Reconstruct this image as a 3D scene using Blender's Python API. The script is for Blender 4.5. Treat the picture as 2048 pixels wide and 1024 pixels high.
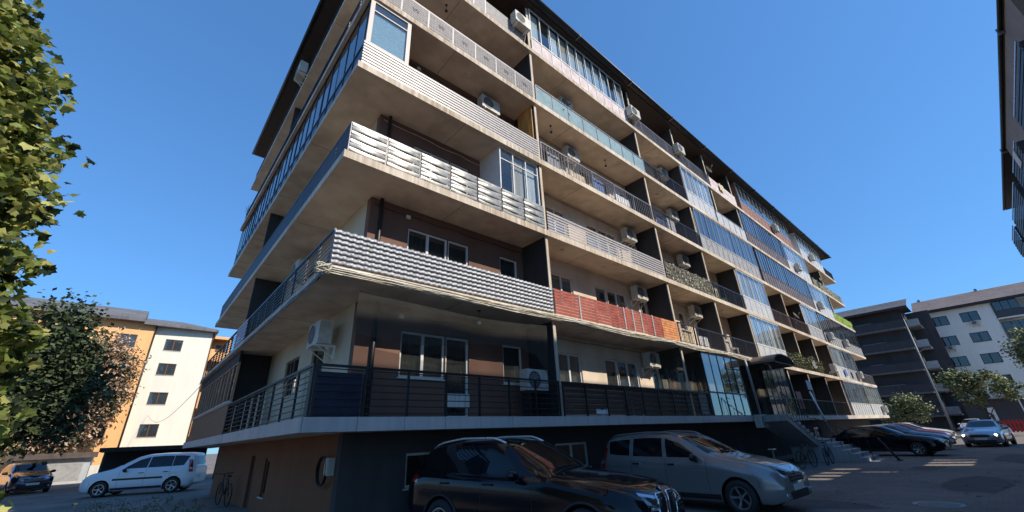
import bpy, bmesh, math, random
from mathutils import Vector, Matrix
from mathutils.bvhtree import BVHTree
for o in list(bpy.data.objects): bpy.data.objects.remove(o)
random.seed(7)
R = random.Random(11)
SC = bpy.context.scene
COL = SC.collection
rad = math.radians
# ------------------------------------------------------------------ camera
cd = bpy.data.cameras.new('camera'); cam = bpy.data.objects.new('camera', cd); COL.objects.link(cam)
cF = Vector((0.61364, 0.67471, 0.41014)); cR = Vector((0.75212, -0.65758, -0.04353)); cU = Vector((-0.24033, -0.33519, 0.91098))
M = Matrix((cR, cU, -cF)).transposed().to_4x4(); M.translation = Vector((0, 0, 1.65)); cam.matrix_world = M
cd.sensor_width = 36; cd.sensor_fit = 'HORIZONTAL'; cd.lens = 811.02 / 2048 * 36; cd.clip_start = 0.05; cd.clip_end = 2000
SC.camera = cam
# ------------------------------------------------------------------ world, sun, exposure
SD = Vector((0.30, -1.0, 0.87)).normalized()          # towards the sun
elev = math.asin(SD.z); az = math.atan2(SD.x, SD.y)
w = bpy.data.worlds.new('World'); SC.world = w; w.use_nodes = True
nt = w.node_tree; nt.nodes.clear()
sky = nt.nodes.new('ShaderNodeTexSky'); sky.sky_type = 'NISHITA'; sky.sun_disc = False
sky.sun_elevation = elev; sky.sun_rotation = az; sky.air_density = 1.15; sky.dust_density = 0.25; sky.ozone_density = 3.0; sky.altitude = 0
gm_ = nt.nodes.new('ShaderNodeGamma'); gm_.inputs['Gamma'].default_value = .62          # a phone camera's flatter sky
hsv = nt.nodes.new('ShaderNodeVectorMath'); hsv.operation = 'MULTIPLY'; hsv.inputs[1].default_value = (.375, .76, 1.25)
bg = nt.nodes.new('ShaderNodeBackground'); bg.inputs['Strength'].default_value = 0.15
wo = nt.nodes.new('ShaderNodeOutputWorld')
nt.links.new(sky.outputs[0], gm_.inputs['Color']); nt.links.new(gm_.outputs[0], hsv.inputs[0]); nt.links.new(hsv.outputs[0], bg.inputs[0]); nt.links.new(bg.outputs[0], wo.inputs[0])
sl = bpy.data.lights.new('sun', 'SUN'); sl.energy = 3.05; sl.angle = rad(0.55); sl.color = (1.0, 0.9, 0.76)
so = bpy.data.objects.new('sun', sl); COL.objects.link(so); so.rotation_euler = SD.to_track_quat('Z', 'Y').to_euler(); so.location = (0, -20, 40)
vs = SC.view_settings; vs.view_transform = 'Standard'; vs.look = 'None'; vs.exposure = 0.86; vs.gamma = 1.0; vs.use_curve_mapping = False
SC.cycles.max_bounces = 8; SC.cycles.diffuse_bounces = 4; SC.cycles.glossy_bounces = 4; SC.cycles.transparent_max_bounces = 16
SC.cycles.use_denoising = True; SC.cycles.caustics_reflective = False; SC.cycles.caustics_refractive = False

# ------------------------------------------------------------------ materials
MATS = {}
def mat(name, col=(.5, .5, .5), rough=.7, metal=0., var=0., scale=3., bump=0., col2=None, stretch=None, spec=.5, alpha=1., coat=0., bscale=None, detail=6.):
    if name in MATS: return MATS[name]
    m = bpy.data.materials.new(name); m.use_nodes = True; n = m.node_tree.nodes; l = m.node_tree.links
    b = n['Principled BSDF']; b.inputs['Roughness'].default_value = rough; b.inputs['Metallic'].default_value = metal
    b.inputs['Base Color'].default_value = (*col, 1); b.inputs['Specular IOR Level'].default_value = spec
    b.inputs['Coat Weight'].default_value = coat; b.inputs['Coat Roughness'].default_value = .03
    if alpha < 1: b.inputs['Alpha'].default_value = alpha
    if var or col2 or bump:
        g = n.new('ShaderNodeNewGeometry'); mp = n.new('ShaderNodeMapping'); l.new(g.outputs['Position'], mp.inputs[0])
        if stretch: mp.inputs['Scale'].default_value = stretch
        t = n.new('ShaderNodeTexNoise'); t.inputs['Scale'].default_value = scale; t.inputs['Detail'].default_value = detail; t.inputs['Roughness'].default_value = .62
        l.new(mp.outputs[0], t.inputs['Vector'])
        if var or col2:
            r = n.new('ShaderNodeValToRGB'); c2 = col2 or tuple(max(0, c * (1 - var)) for c in col); c1 = col if col2 else tuple(min(1, c * (1 + var * .5)) for c in col)
            r.color_ramp.elements[0].position = .35; r.color_ramp.elements[0].color = (*c2, 1)
            r.color_ramp.elements[1].position = .65; r.color_ramp.elements[1].color = (*c1, 1)
            l.new(t.outputs['Fac'], r.inputs[0]); l.new(r.outputs[0], b.inputs['Base Color'])
            rr = n.new('ShaderNodeMapRange'); rr.inputs[3].default_value = max(.02, rough - .12 * (rough > .15)); rr.inputs[4].default_value = min(1, rough + .12 * (rough > .15))
            l.new(t.outputs['Fac'], rr.inputs[0]); l.new(rr.outputs[0], b.inputs['Roughness'])
        if bump:
            t2 = n.new('ShaderNodeTexNoise'); t2.inputs['Scale'].default_value = bscale or scale * 12; t2.inputs['Detail'].default_value = 5; l.new(mp.outputs[0], t2.inputs['Vector'])
            bp = n.new('ShaderNodeBump'); bp.inputs['Strength'].default_value = bump; bp.inputs['Distance'].default_value = .02
            l.new(t2.outputs['Fac'], bp.inputs['Height']); l.new(bp.outputs[0], b.inputs['Normal'])
    MATS[name] = m; return m
def stain(name, col, dark, rough=.8, vscale=2.2, amt=.75, bump=.15):
    """plaster or concrete with cloudy blotches and vertical run marks"""
    if name in MATS: return MATS[name]
    m = mat(name, col, rough); n = m.node_tree.nodes; l = m.node_tree.links; b = n['Principled BSDF']
    g = n.new('ShaderNodeNewGeometry')
    a = n.new('ShaderNodeTexNoise'); a.inputs['Scale'].default_value = .55; a.inputs['Detail'].default_value = 8; a.inputs['Roughness'].default_value = .6; l.new(g.outputs['Position'], a.inputs['Vector'])
    mp = n.new('ShaderNodeMapping'); mp.inputs['Scale'].default_value = (vscale * 2, vscale * 2, .25); l.new(g.outputs['Position'], mp.inputs[0])
    s = n.new('ShaderNodeTexNoise'); s.inputs['Scale'].default_value = 1.6; s.inputs['Detail'].default_value = 6; l.new(mp.outputs[0], s.inputs['Vector'])
    mx = n.new('ShaderNodeMath'); mx.operation = 'MULTIPLY'; l.new(a.outputs['Fac'], mx.inputs[0]); l.new(s.outputs['Fac'], mx.inputs[1])
    r = n.new('ShaderNodeMapRange'); r.inputs[1].default_value = .16; r.inputs[2].default_value = .36; r.inputs[3].default_value = 0; r.inputs[4].default_value = amt; l.new(mx.outputs[0], r.inputs[0])
    x = n.new('ShaderNodeMix'); x.data_type = 'RGBA'; x.inputs['A'].default_value = (*col, 1); x.inputs['B'].default_value = (*dark, 1)
    l.new(r.outputs[0], x.inputs['Factor']); l.new(x.outputs['Result'], b.inputs['Base Color'])
    t2 = n.new('ShaderNodeTexNoise'); t2.inputs['Scale'].default_value = 60; t2.inputs['Detail'].default_value = 4; l.new(g.outputs['Position'], t2.inputs['Vector'])
    bp = n.new('ShaderNodeBump'); bp.inputs['Strength'].default_value = bump; bp.inputs['Distance'].default_value = .015
    l.new(t2.outputs['Fac'], bp.inputs['Height']); l.new(bp.outputs[0], b.inputs['Normal'])
    return m
def glass(name, tint=(.6, .7, .75), trans=.55, rough=.03, gl=.5):
    """window glass: part see-through, part mirror"""
    if name in MATS: return MATS[name]
    m = bpy.data.materials.new(name); m.use_nodes = True; n = m.node_tree.nodes; l = m.node_tree.links; n.clear()
    o = n.new('ShaderNodeOutputMaterial'); t = n.new('ShaderNodeBsdfTransparent'); t.inputs[0].default_value = (*tint, 1)
    d = n.new('ShaderNodeBsdfDiffuse'); d.inputs[0].default_value = (tint[0] * .12, tint[1] * .12, tint[2] * .12, 1)
    g = n.new('ShaderNodeBsdfGlossy'); g.inputs['Roughness'].default_value = rough
    tn = n.new('ShaderNodeTexNoise'); tn.inputs['Scale'].default_value = .9; ge = n.new('ShaderNodeNewGeometry'); l.new(ge.outputs['Position'], tn.inputs['Vector'])
    bp = n.new('ShaderNodeBump'); bp.inputs['Strength'].default_value = .25; bp.inputs['Distance'].default_value = .03; l.new(tn.outputs['Fac'], bp.inputs['Height']); l.new(bp.outputs[0], g.inputs['Normal'])
    m1 = n.new('ShaderNodeMixShader'); m1.inputs[0].default_value = 1 - trans; l.new(t.outputs[0], m1.inputs[1]); l.new(d.outputs[0], m1.inputs[2])
    lw = n.new('ShaderNodeLayerWeight'); lw.inputs['Blend'].default_value = gl
    pw = n.new('ShaderNodeMath'); pw.operation = 'POWER'; pw.inputs[1].default_value = 4.2 - 4.2 * gl; l.new(lw.outputs['Facing'], pw.inputs[0])
    ma = n.new('ShaderNodeMath'); ma.operation = 'MULTIPLY_ADD'; ma.inputs[1].default_value = .85; ma.inputs[2].default_value = .05 + .12 * gl; l.new(pw.outputs[0], ma.inputs[0]); lw.inputs['Blend'].default_value = .5
    m2 = n.new('ShaderNodeMixShader'); l.new(ma.outputs[0], m2.inputs[0]); l.new(m1.outputs[0], m2.inputs[1]); l.new(g.outputs[0], m2.inputs[2])
    l.new(m2.outputs[0], o.inputs[0]); MATS[name] = m; return m
CONC = stain('slab_concrete', (.64, .565, .46), (.33, .25, .17), .85, 3.0, .95)
SOFF = stain('slab_plaster', (.74, .61, .47), (.50, .40, .30), .9, .6, .85)
TERRA = stain('terracotta_plaster', (.185, .10, .072), (.115, .062, .045), .9, .35, .7)
BEIGE = stain('beige_plaster', (.72, .60, .47), (.46, .36, .27), .9, .35, .6)
CREAM = stain('cream_plaster', (.60, .53, .40), (.44, .38, .28), .9, .35, .6)
FASC = stain('grey_stone_tile', (.52, .47, .44), (.38, .34, .32), .55, 2., .7)
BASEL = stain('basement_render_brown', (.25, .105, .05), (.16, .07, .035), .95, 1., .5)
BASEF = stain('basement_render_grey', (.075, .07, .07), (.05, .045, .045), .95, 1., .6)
BLACK = mat('black_paint', (.012, .012, .014), .45, 0, .2, 8)
DARKM = mat('dark_metal', (.03, .03, .035), .4, .3, .3, 6)
NAVY = mat('navy_sheet', (.012, .018, .045), .35, .0, .4, 4, .2)
CHAR = stain('charcoal_divider', (.03, .028, .028), (.018, .017, .017), .8)
WHITE = mat('white_plastic', (.72, .71, .68), .35, 0, .12, 5)
UPVC = mat('white_window_frame', (.66, .65, .62), .35, 0, .1, 5)
BROWNF = mat('brown_window_frame', (.10, .055, .035), .45, 0, .3, 10)
WOOD = mat('brown_board', (.20, .095, .045), .6, 0, .45, 2.5, .2, stretch=(6, 6, .6))
REED = mat('brown_screen_board', (.12, .06, .038), .75, 0, .4, 9, .2)
REEDR = mat('red_screen_board', (.33, .075, .05), .7, 0, .35, 5, .2)
REEDO = mat('orange_screen_board', (.62, .25, .09), .7, 0, .35, 5, .2)
ALU = mat('bright_aluminium', (.75, .75, .76), .3, .55, .12, 6)
WEAVE = mat('pale_woven_strip', (.48, .49, .51), .42, .15, .4, 14)
SLATW = mat('white_slat', (.40, .375, .36), .4, 0, .14, 9)
IVORY = mat('ivory_wave_strip', (.36, .35, .315), .3, .3, .3, 5)
GREYM = mat('grey_metal', (.22, .22, .23), .4, .5, .2, 8)
RUBBER = mat('rubber', (.015, .015, .016), .8, 0, .2, 20)
PANEG = glass('window_glass', (.75, .8, .82), .75)
PANEB = glass('blue_reflecting_glass', (.6, .68, .74), .62, .04, .32)
PANEW = glass('pale_reflecting_glass', (.85, .93, .97), .9, .04, .3)
PANED = glass('dark_glass', (.62, .66, .66), .75, .03, .4)
TEAL = mat('teal_frosted_glass', (.27, .36, .35), .18, 0, .15, 3)
FROST = mat('frosted_panel', (.50, .50, .49), .45, 0, .15, 4)
CURT = mat('net_curtain', (.62, .60, .55), .9, 0, .3, 2, stretch=(9, 9, .3))
CURTD = mat('grey_blind', (.42, .41, .385), .9, 0, .5, 2, stretch=(14, 14, .2))
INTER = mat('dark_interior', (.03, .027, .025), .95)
ROOFM = mat('dark_roof_metal', (.02, .017, .018), .45, .2, .3, 3)
SOFW = mat('dark_brown_soffit', (.035, .022, .018), .7, 0, .4, 4)
GREEN = mat('ivy_leaf', (.09, .13, .035), .6, 0, .5, 12)

# ------------------------------------------------------------------ mesh helpers
class MB:
    def __init__(s): s.v = []; s.f = []; s.m = []
    def add(s, vs, fs, mi=0):
        k = len(s.v); s.v += [tuple(p) for p in vs]; s.f += [tuple(i + k for i in f) for f in fs]; s.m += [mi] * len(fs); return s
    def box(s, x0, x1, y0, y1, z0, z1, mi=0):
        if x0 > x1: x0, x1 = x1, x0
        if y0 > y1: y0, y1 = y1, y0
        if z0 > z1: z0, z1 = z1, z0
        return s.add([(x0, y0, z0), (x1, y0, z0), (x1, y1, z0), (x0, y1, z0), (x0, y0, z1), (x1, y0, z1), (x1, y1, z1), (x0, y1, z1)],
                     [(0, 3, 2, 1), (4, 5, 6, 7), (0, 1, 5, 4), (1, 2, 6, 5), (2, 3, 7, 6), (3, 0, 4, 7)], mi)
    def tube(s, pts, r, n=6, mi=0, cap=True):
        pts = [Vector(p) for p in pts]; rr = r if isinstance(r, (list, tuple)) else [r] * len(pts); k = len(s.v); prev = None
        for i, p in enumerate(pts):
            d = (pts[min(i + 1, len(pts) - 1)] - pts[max(i - 1, 0)]).normalized()
            a = prev if prev and abs(prev.dot(d)) < .95 else (Vector((0, 0, 1)) if abs(d.z) < .9 else Vector((1, 0, 0)))
            a = (a - d * a.dot(d)).normalized(); prev = a; b = d.cross(a)
            for j in range(n):
                t = 2 * math.pi * j / n; s.v.append(tuple(p + (a * math.cos(t) + b * math.sin(t)) * rr[i]))
        for i in range(len(pts) - 1):
            for j in range(n):
                s.f.append((k + i * n + j, k + i * n + (j + 1) % n, k + (i + 1) * n + (j + 1) % n, k + (i + 1) * n + j)); s.m.append(mi)
        if cap:
            s.f.append(tuple(k + j for j in reversed(range(n)))); s.m.append(mi)
            e = k + (len(pts) - 1) * n; s.f.append(tuple(e + j for j in range(n))); s.m.append(mi)
        return s
    def disc(s, c, ax, r, n=16, t=.02, mi=0, r0=0):
        """a short cylinder (or ring when r0>0) centred at c along unit axis ax"""
        ax = Vector(ax).normalized(); c = Vector(c); a = ax.orthogonal().normalized(); b = ax.cross(a); k = len(s.v)
        P = lambda R_, h, j: tuple(c + (a * math.cos(2 * math.pi * j / n) + b * math.sin(2 * math.pi * j / n)) * R_ + ax * h)
        for j in range(n): s.v += [P(r, -t / 2, j), P(r, t / 2, j), P(r0, t / 2, j), P(r0, -t / 2, j)]
        for j in range(n):
            q = (j + 1) % n
            for u in range(4):
                w_ = (u + 1) % 4
                if r0 == 0 and u == 2: continue
                s.f.append((k + j * 4 + u, k + q * 4 + u, k + q * 4 + w_, k + j * 4 + w_)); s.m.append(mi)
        return s
    def mesh(s, name, mats, smooth=False):
        me = bpy.data.meshes.new(name); me.from_pydata(s.v, [], s.f)
        for m_ in (mats if isinstance(mats, (list, tuple)) else [mats]): me.materials.append(m_)
        if any(s.m): me.polygons.foreach_set('material_index', s.m)
        if smooth: me.polygons.foreach_set('use_smooth', [True] * len(me.polygons))
        me.update(); return me
WM = {}
def link(name, data, parent=None, loc=(0, 0, 0), rz=0, kind=None, label=None, mw=None):
    o = bpy.data.objects.new(name, data); COL.objects.link(o)
    W = mw if mw is not None else Matrix.Translation(Vector(loc)) @ Matrix.Rotation(rz, 4, 'Z')
    o.matrix_basis = W; WM[o] = W
    if parent is not None:
        o.parent = parent; o.matrix_parent_inverse = WM[parent].inverted()
    if kind: o['kind'] = kind
    if label: o['label'] = label
    return o
def build(mb, name, mats, parent=None, smooth=False, **k):
    return link(name, mb.mesh(name, mats, smooth), parent, **k)
def thing(name, loc, label, cat, group=None, rz=0):
    o = link(name, None, None, loc, rz); o.empty_display_size = .2; o['label'] = label; o['category'] = cat
    if group: o['group'] = group
    return o
def tag(o, label, cat, group=None):
    o['label'] = label; o['category'] = cat
    if group: o['group'] = group
    return o
BOXC = {}
def bx(name, x0, x1, y0, y1, z0, z1, m, parent=None, **k):
    """a box part; alike boxes share their mesh"""
    dx, dy, dz = abs(x1 - x0), abs(y1 - y0), abs(z1 - z0); key = (name, round(dx, 3), round(dy, 3), round(dz, 3), m.name)
    if key not in BOXC: BOXC[key] = MB().box(-dx / 2, dx / 2, -dy / 2, dy / 2, -dz / 2, dz / 2).mesh(name, m)
    return link(name, BOXC[key], parent, ((x0 + x1) / 2, (y0 + y1) / 2, (z0 + z1) / 2), **k)
def copy_tree(o, W, parent=None):
    """copy a thing with its parts; W is the copy's world matrix"""
    c = o.copy(); COL.objects.link(c); c.matrix_basis = W; WM[c] = W
    if parent is not None: c.parent = parent; c.matrix_parent_inverse = WM[parent].inverted()
    rel = W @ WM[o].inverted()
    for ch in [x for x in CH.get(o, [])]:
        copy_tree(ch, rel @ WM[ch], c)
    return c
CH = {}
def reindex():
    CH.clear()
    for o in COL.objects:
        if o.parent: CH.setdefault(o.parent, []).append(o)

# ------------------------------------------------------------------ the setting
def ground_mat():
    m = mat('asphalt', (.05, .05, .052), .88); n = m.node_tree.nodes; l = m.node_tree.links; b = n['Principled BSDF']; b.inputs['Specular IOR Level'].default_value = .2
    g = n.new('ShaderNodeNewGeometry')
    a = n.new('ShaderNodeTexNoise'); a.inputs['Scale'].default_value = .35; a.inputs['Detail'].default_value = 10; a.inputs['Roughness'].default_value = .65; l.new(g.outputs['Position'], a.inputs['Vector'])
    f = n.new('ShaderNodeTexNoise'); f.inputs['Scale'].default_value = 45; f.inputs['Detail'].default_value = 3; l.new(g.outputs['Position'], f.inputs['Vector'])
    v = n.new('ShaderNodeTexBrick'); v.inputs['Scale'].default_value = 2.5; v.inputs['Color1'].default_value = (.21, .185, .165, 1); v.inputs['Color2'].default_value = (.235, .208, .186, 1); v.inputs['Mortar'].default_value = (.195, .173, .155, 1); v.inputs['Mortar Size'].default_value = .015
    l.new(g.outputs['Position'], v.inputs['Vector'])
    r = n.new('ShaderNodeValToRGB'); r.color_ramp.elements[0].position = .3; r.color_ramp.elements[0].color = (.62, .61, .61, 1); r.color_ramp.elements[1].position = .7; r.color_ramp.elements[1].color = (1.25, 1.22, 1.18, 1)
    l.new(a.outputs['Fac'], r.inputs[0])
    x = n.new('ShaderNodeMix'); x.data_type = 'RGBA'; x.blend_type = 'MULTIPLY'; x.inputs['Factor'].default_value = 1; l.new(v.outputs['Color'], x.inputs['A']); l.new(r.outputs[0], x.inputs['B']); l.new(x.outputs['Result'], b.inputs['Base Color'])
    ad = n.new('ShaderNodeMath'); ad.operation = 'MULTIPLY_ADD'; ad.inputs[1].default_value = -.1; l.new(v.outputs['Fac'], ad.inputs[0]); l.new(f.outputs['Fac'], ad.inputs[2])
    bp = n.new('ShaderNodeBump'); bp.inputs['Strength'].default_value = .4; bp.inputs['Distance'].default_value = .01; l.new(ad.outputs[0], bp.inputs['Height']); l.new(bp.outputs[0], b.inputs['Normal'])
    return m
build(MB().add([(-700, -700, 0), (900, -700, 0), (900, 900, 0), (-700, 900, 0)], [(0, 1, 2, 3)]), 'ground', ground_mat(), kind='structure')
PAVE = stain('pale_concrete_paving', (.19, .185, .175), (.12, .115, .11), .9, 1., .8)
build(MB().box(3.0, 56, 7.9, 9.24, -.1, .10), 'pavement', PAVE, kind='structure')
build(MB().add([(17, 5.9, .004), (24.6, 5.9, .004), (24.6, 7.88, .004), (17, 7.88, .004)], [(0, 1, 2, 3)]), 'concrete_apron', PAVE, kind='structure')

# ------------------------------------------------------------------ the apartment building
X0, Y0, XE, YE = 2.18, 7.80, 56.0, 25.4       # slab outline
WX, WY, WXE, WYE = 3.35, 9.0, 54.9, 24.3      # wall planes
ZB = [None, 1.91, 4.74, 7.54, 10.34, 13.14, 15.94]
ZT = [None] + [z + .2 for z in ZB[1:]]
ZR = 18.72
BLD = thing('apartment_building', (30, 16, 0), 'six storey apartment block with continuous concrete balconies wrapping its corner', 'building')
ROMAN = None
for i in range(1, 7):
    mb = MB()
    if i == 1:
        mb.box(X0, 21.75, Y0, WY, ZB[1], ZT[1]); mb.box(25.35, XE, Y0, WY, ZB[1], ZT[1]); mb.box(X0, XE, WY, YE, ZB[1], ZT[1])
        o = build(mb, 'balcony_slab', [SOFF], BLD)
    else:
        # fascia edge a little lighter than the soffit: separate top course proud of the slab
        mb.box(X0 + .012, XE - .012, Y0 + .012, YE - .012, ZB[i], ZT[i] - .003, 0)
        o = build(mb, 'balcony_slab', [SOFF], BLD)
        e = MB(); h0, h1 = ZB[i] + .0, ZT[i]
        for (a, b_, c_, d_) in ((X0, XE, Y0, Y0 + .012), (X0, X0 + .012, Y0 + .012, YE), (XE - .012, XE, Y0 + .012, YE)): e.box(a, b_, c_, d_, h0, h1)
        build(e, 'slab_edge', CONC, o)
# stone fascia tiles on the lowest slab
for a, b_ in ((X0, 21.75), (25.35, XE)):
    n_ = int((b_ - a) / .92); st = (b_ - a) / n_
    for k in range(n_):
        bx('fascia_tile', a + k * st + .006, a + (k + 1) * st - .006, Y0 - .025 - .004 * R.random(), Y0, ZB[1] - .02, ZT[1] + .02, FASC if a < 3 or k < 18 else CONC, BLD)  # far tiles take paler concrete, sunlight put into their colour
for k in range(19):
    bx('fascia_tile', X0 - .025 - .004 * R.random(), X0, Y0 + k * .926 + .006 - .02 * (k == 0), Y0 + (k + 1) * .926 - .006, ZB[1] - .02, ZT[1] + .02, FASC, BLD)
# walls with openings
def wall(x0, x1, y, z0, z1, ops, m, parent, axis='x', th=.22, inward=1):
    mb = MB()
    def B(a, b_, c, d):
        if b_ - a < .005 or d - c < .005: return
        if axis == 'x': mb.box(a, b_, y, y + th * inward, c, d)
        else: mb.box(y, y + th * inward, a, b_, c, d)
    zs = sorted({z0, z1} | {r[2] for r in ops} | {r[3] for r in ops})
    for c, d in zip(zs, zs[1:]):
        cur = x0
        for r in sorted(r for r in ops if r[2] <= c + 1e-6 and r[3] >= d - 1e-6): B(cur, r[0], c, d); cur = r[1]
        B(cur, x1, c, d)
    return build(mb, 'wall', m, parent)
def window(a, b_, c, d, parent, n=2, axis='x', pos=WY, fm=UPVC, gm=PANEG, curt=None, out=-1, bar=.055, name='window', xpanel=None):
    """framed window: frame part > pane, curtain sub-parts. out = sign of the outward direction"""
    f = MB(); dep = .07; p0 = pos - out * .05; p1 = p0 - out * dep
    def B(mb, u0, u1, w0, w1, q0, q1):
        if axis == 'x': mb.box(u0, u1, q0, q1, w0, w1)
        else: mb.box(q0, q1, u0, u1, w0, w1)
    B(f, a, b_, d - bar, d, p0, p1); B(f, a, b_, c, c + bar, p0, p1); B(f, a, a + bar, c + bar, d - bar, p0, p1); B(f, b_ - bar, b_, c + bar, d - bar, p0, p1)
    W = (b_ - a) / n
    for k in range(1, n): B(f, a + W * k - bar * .7, a + W * k + bar * .7, c + bar, d - bar, p0, p1)
    fo = build(f, name, fm, parent)
    for k in range(n):
        g = MB(); u0 = a + W * k + (bar if k == 0 else bar * .7) ; u1 = a + W * (k + 1) - (bar if k == n - 1 else bar * .7)
        q = p0 - out * dep * .45 + R.uniform(-.004, .004)
        B(g, u0, u1, c + bar, d - bar, q, q - out * .006); build(g, 'pane', gm, fo)
    if curt:
        g = MB(); q = p1 - out * .06; npl = max(6, int((b_ - a) / .07)); vs = []; fs = []
        for k in range(npl + 1):
            u = a + (b_ - a) * k / npl; qq = q - out * (.02 if k % 2 else 0.0)
            vs += [(u, qq, c), (u, qq, d)] if axis == 'x' else [(qq, u, c), (qq, u, d)]
        for k in range(npl): fs.append((2 * k, 2 * k + 2, 2 * k + 3, 2 * k + 1))
        g.add(vs, fs); build(g, 'curtain', curt, fo)
    # sill
    s = MB(); B(s, a - .04, b_ + .04, c - .03, c, pos + out * .05, pos - out * .12); build(s, 'sill', UPVC, fo)
    return fo
BAYS = [2.18, 8.72, 16.25, 20.9, 25.05, 29.1, 33.15, 37.3, 41.6, 49.5, 56.0]
def bay_windows(b):
    if b == 0: return [(4.45, 5.70, .95, 2.05, 2, 0), (5.72, 6.45, .06, 2.05, 1, 1), (7.65, 8.40, .95, 2.05, 1, 0)]
    if b == 1: return [(9.97, 11.15, .95, 2.05, 2, 0), (12.5, 13.25, .95, 2.05, 1, 0), (13.27, 14.6, .06, 2.05, 2, 1), (15.6, 16.15, .95, 2.05, 1, 0)]
    x0, x1 = BAYS[b], BAYS[b + 1]; w_ = x1 - x0; out = []
    if w_ < 5: out = [(x0 + .45, x0 + 1.1, .95, 2.05, 1, 0), (x0 + 1.12, x0 + 1.9, .06, 2.05, 1, 1), (x0 + 2.75, x0 + 3.4, .95, 2.05, 1, 0)]
    else: out = [(x0 + .8, x0 + 2.0, .95, 2.05, 2, 0), (x0 + 3.2, x0 + 5.0, .06, 2.05, 2, 1), (x0 + 5.6, min(x0 + 6.3, 54.6), .95, 2.05, 1, 0)]
    return out
CAN = (22.2, 24.4)
for L in range(1, 7):
    z0, z1 = ZT[L], (ZB[L + 1] if L < 6 else ZR)
    for b in range(10):
        x0 = WX if b == 0 else BAYS[b]; x1 = WXE if b == 9 else BAYS[b + 1]
        ops = [(a, b_, z0 + c, z0 + d) for (a, b_, c, d, n_, dr) in bay_windows(b)]
        if L == 1 and b == 3: ops = [(22.4, 24.2, z0 + .03, z0 + 2.3)]
        m = TERRA if b == 0 else BEIGE
        wall(x0, x1, WY, z0 + .001, z1 - .001, ops, m, BLD)
        if L == 1 and b == 3: continue
        for (a, b_, c, d, n_, dr) in bay_windows(b):
            window(a, b_, z0 + c, z0 + d, BLD, n_, curt=(CURTD if b == 0 else R.choice([CURTD, CURT, None])), name='balcony_door' if dr else 'window', gm=PANED if (b == 0) else PANEG)
    # left facade
    ops = [(11.0, 12.0, z0 + .06, z0 + 2.05), (13.2, 14.6, z0 + .95, z0 + 2.05), (18.2, 19.2, z0 + .06, z0 + 2.05), (20.4, 22.0, z0 + .95, z0 + 2.05)]
    wall(WY + .221, WYE, WX, z0 + .001, z1 - .001, ops, CREAM, BLD, axis='y')
    for a, b_, c, d in ops: window(a, b_, c, d, BLD, 2 if b_ - a > 1.2 else 1, axis='y', pos=WX, fm=BROWNF, gm=PANED, name='window')
    # back, right end and the dark core that closes the rooms
    mb = MB(); mb.box(WXE - .2, WXE, WY + .221, WYE, z0 + .001, z1 - .001); mb.box(WX + .221, WXE - .201, WYE - .2, WYE, z0 + .001, z1 - .001); build(mb, 'wall', BEIGE, BLD)
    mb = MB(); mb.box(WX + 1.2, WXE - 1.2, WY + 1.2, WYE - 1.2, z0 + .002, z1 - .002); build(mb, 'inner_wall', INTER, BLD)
# basement
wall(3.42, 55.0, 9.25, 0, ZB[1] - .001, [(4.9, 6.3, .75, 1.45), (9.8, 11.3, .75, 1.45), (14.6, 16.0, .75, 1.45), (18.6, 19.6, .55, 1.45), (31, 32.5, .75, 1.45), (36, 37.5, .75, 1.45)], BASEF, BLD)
for a, b_, c in ((4.9, 6.3, .75), (9.8, 11.3, .75), (14.6, 16.0, .75), (18.6, 19.6, .55), (31, 32.5, .75), (36, 37.5, .75)):
    window(a, b_, c, 1.45, BLD, 2, pos=9.25, gm=PANED, name='basement_window')
wall(9.471, 24.0, 3.42, 0, ZB[1] - .001, [(14.75, 15.3, .42, 1.43), (16.45, 17.2, .0, 1.5)], BASEL, BLD, axis='y')
window(14.75, 15.3, .42, 1.43, BLD, 1, axis='y', pos=3.42, fm=BROWNF, gm=PANED, name='basement_window', bar=.09)
build(MB().box(3.5, 3.56, 16.45, 17.2, .0, 1.5), 'basement_door', BROWNF, BLD)
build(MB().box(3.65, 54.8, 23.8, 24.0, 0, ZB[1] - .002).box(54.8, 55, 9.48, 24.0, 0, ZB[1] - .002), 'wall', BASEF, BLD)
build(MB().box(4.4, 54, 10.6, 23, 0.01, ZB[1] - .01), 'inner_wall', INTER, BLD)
# roof
mb = MB()
def roofslab(x0, x1, y0, y1, z, rise):
    cx0, cx1, cy = x0 + 9.5, x1 - 9.5, (y0 + y1) / 2
    v = [(x0, y0, z), (x1, y0, z), (x1, y1, z), (x0, y1, z), (x0, y0, z + .14), (x1, y0, z + .14), (x1, y1, z + .14), (x0, y1, z + .14), (cx0, cy, z + rise), (cx1, cy, z + rise)]
    return v, [(0, 3, 2, 1), (0, 1, 5, 4), (1, 2, 6, 5), (2, 3, 7, 6), (3, 0, 4, 7), (4, 5, 9, 8), (6, 7, 8, 9), (5, 6, 9), (7, 4, 8)]
v, f = roofslab(1.95, 55.6, 7.45, 26.0, ZR + .06, 3.0); mb.add(v, f); ro = build(mb, 'roof', ROOFM, BLD)
build(MB().box(2.02, 55.4, 7.62, 25.8, ZR, ZR + .058), 'soffit', SOFW, ro)
g = MB(); g.tube([(1.88, 7.37, ZR + .12), (55.7, 7.37, ZR + .12)], .075, 8); g.tube([(1.88, 7.4, ZR + .12), (1.88, 26.0, ZR + .12)], .075, 8); build(g, 'gutter', ROOFM, ro, smooth=True)
for k in range(13):
    x = 3.0 + k * 4.3
    bx('gutter_bracket', x, x + .04, 7.28, 7.6, ZR + .0, ZR + .2, GREYM, ro)
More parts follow.
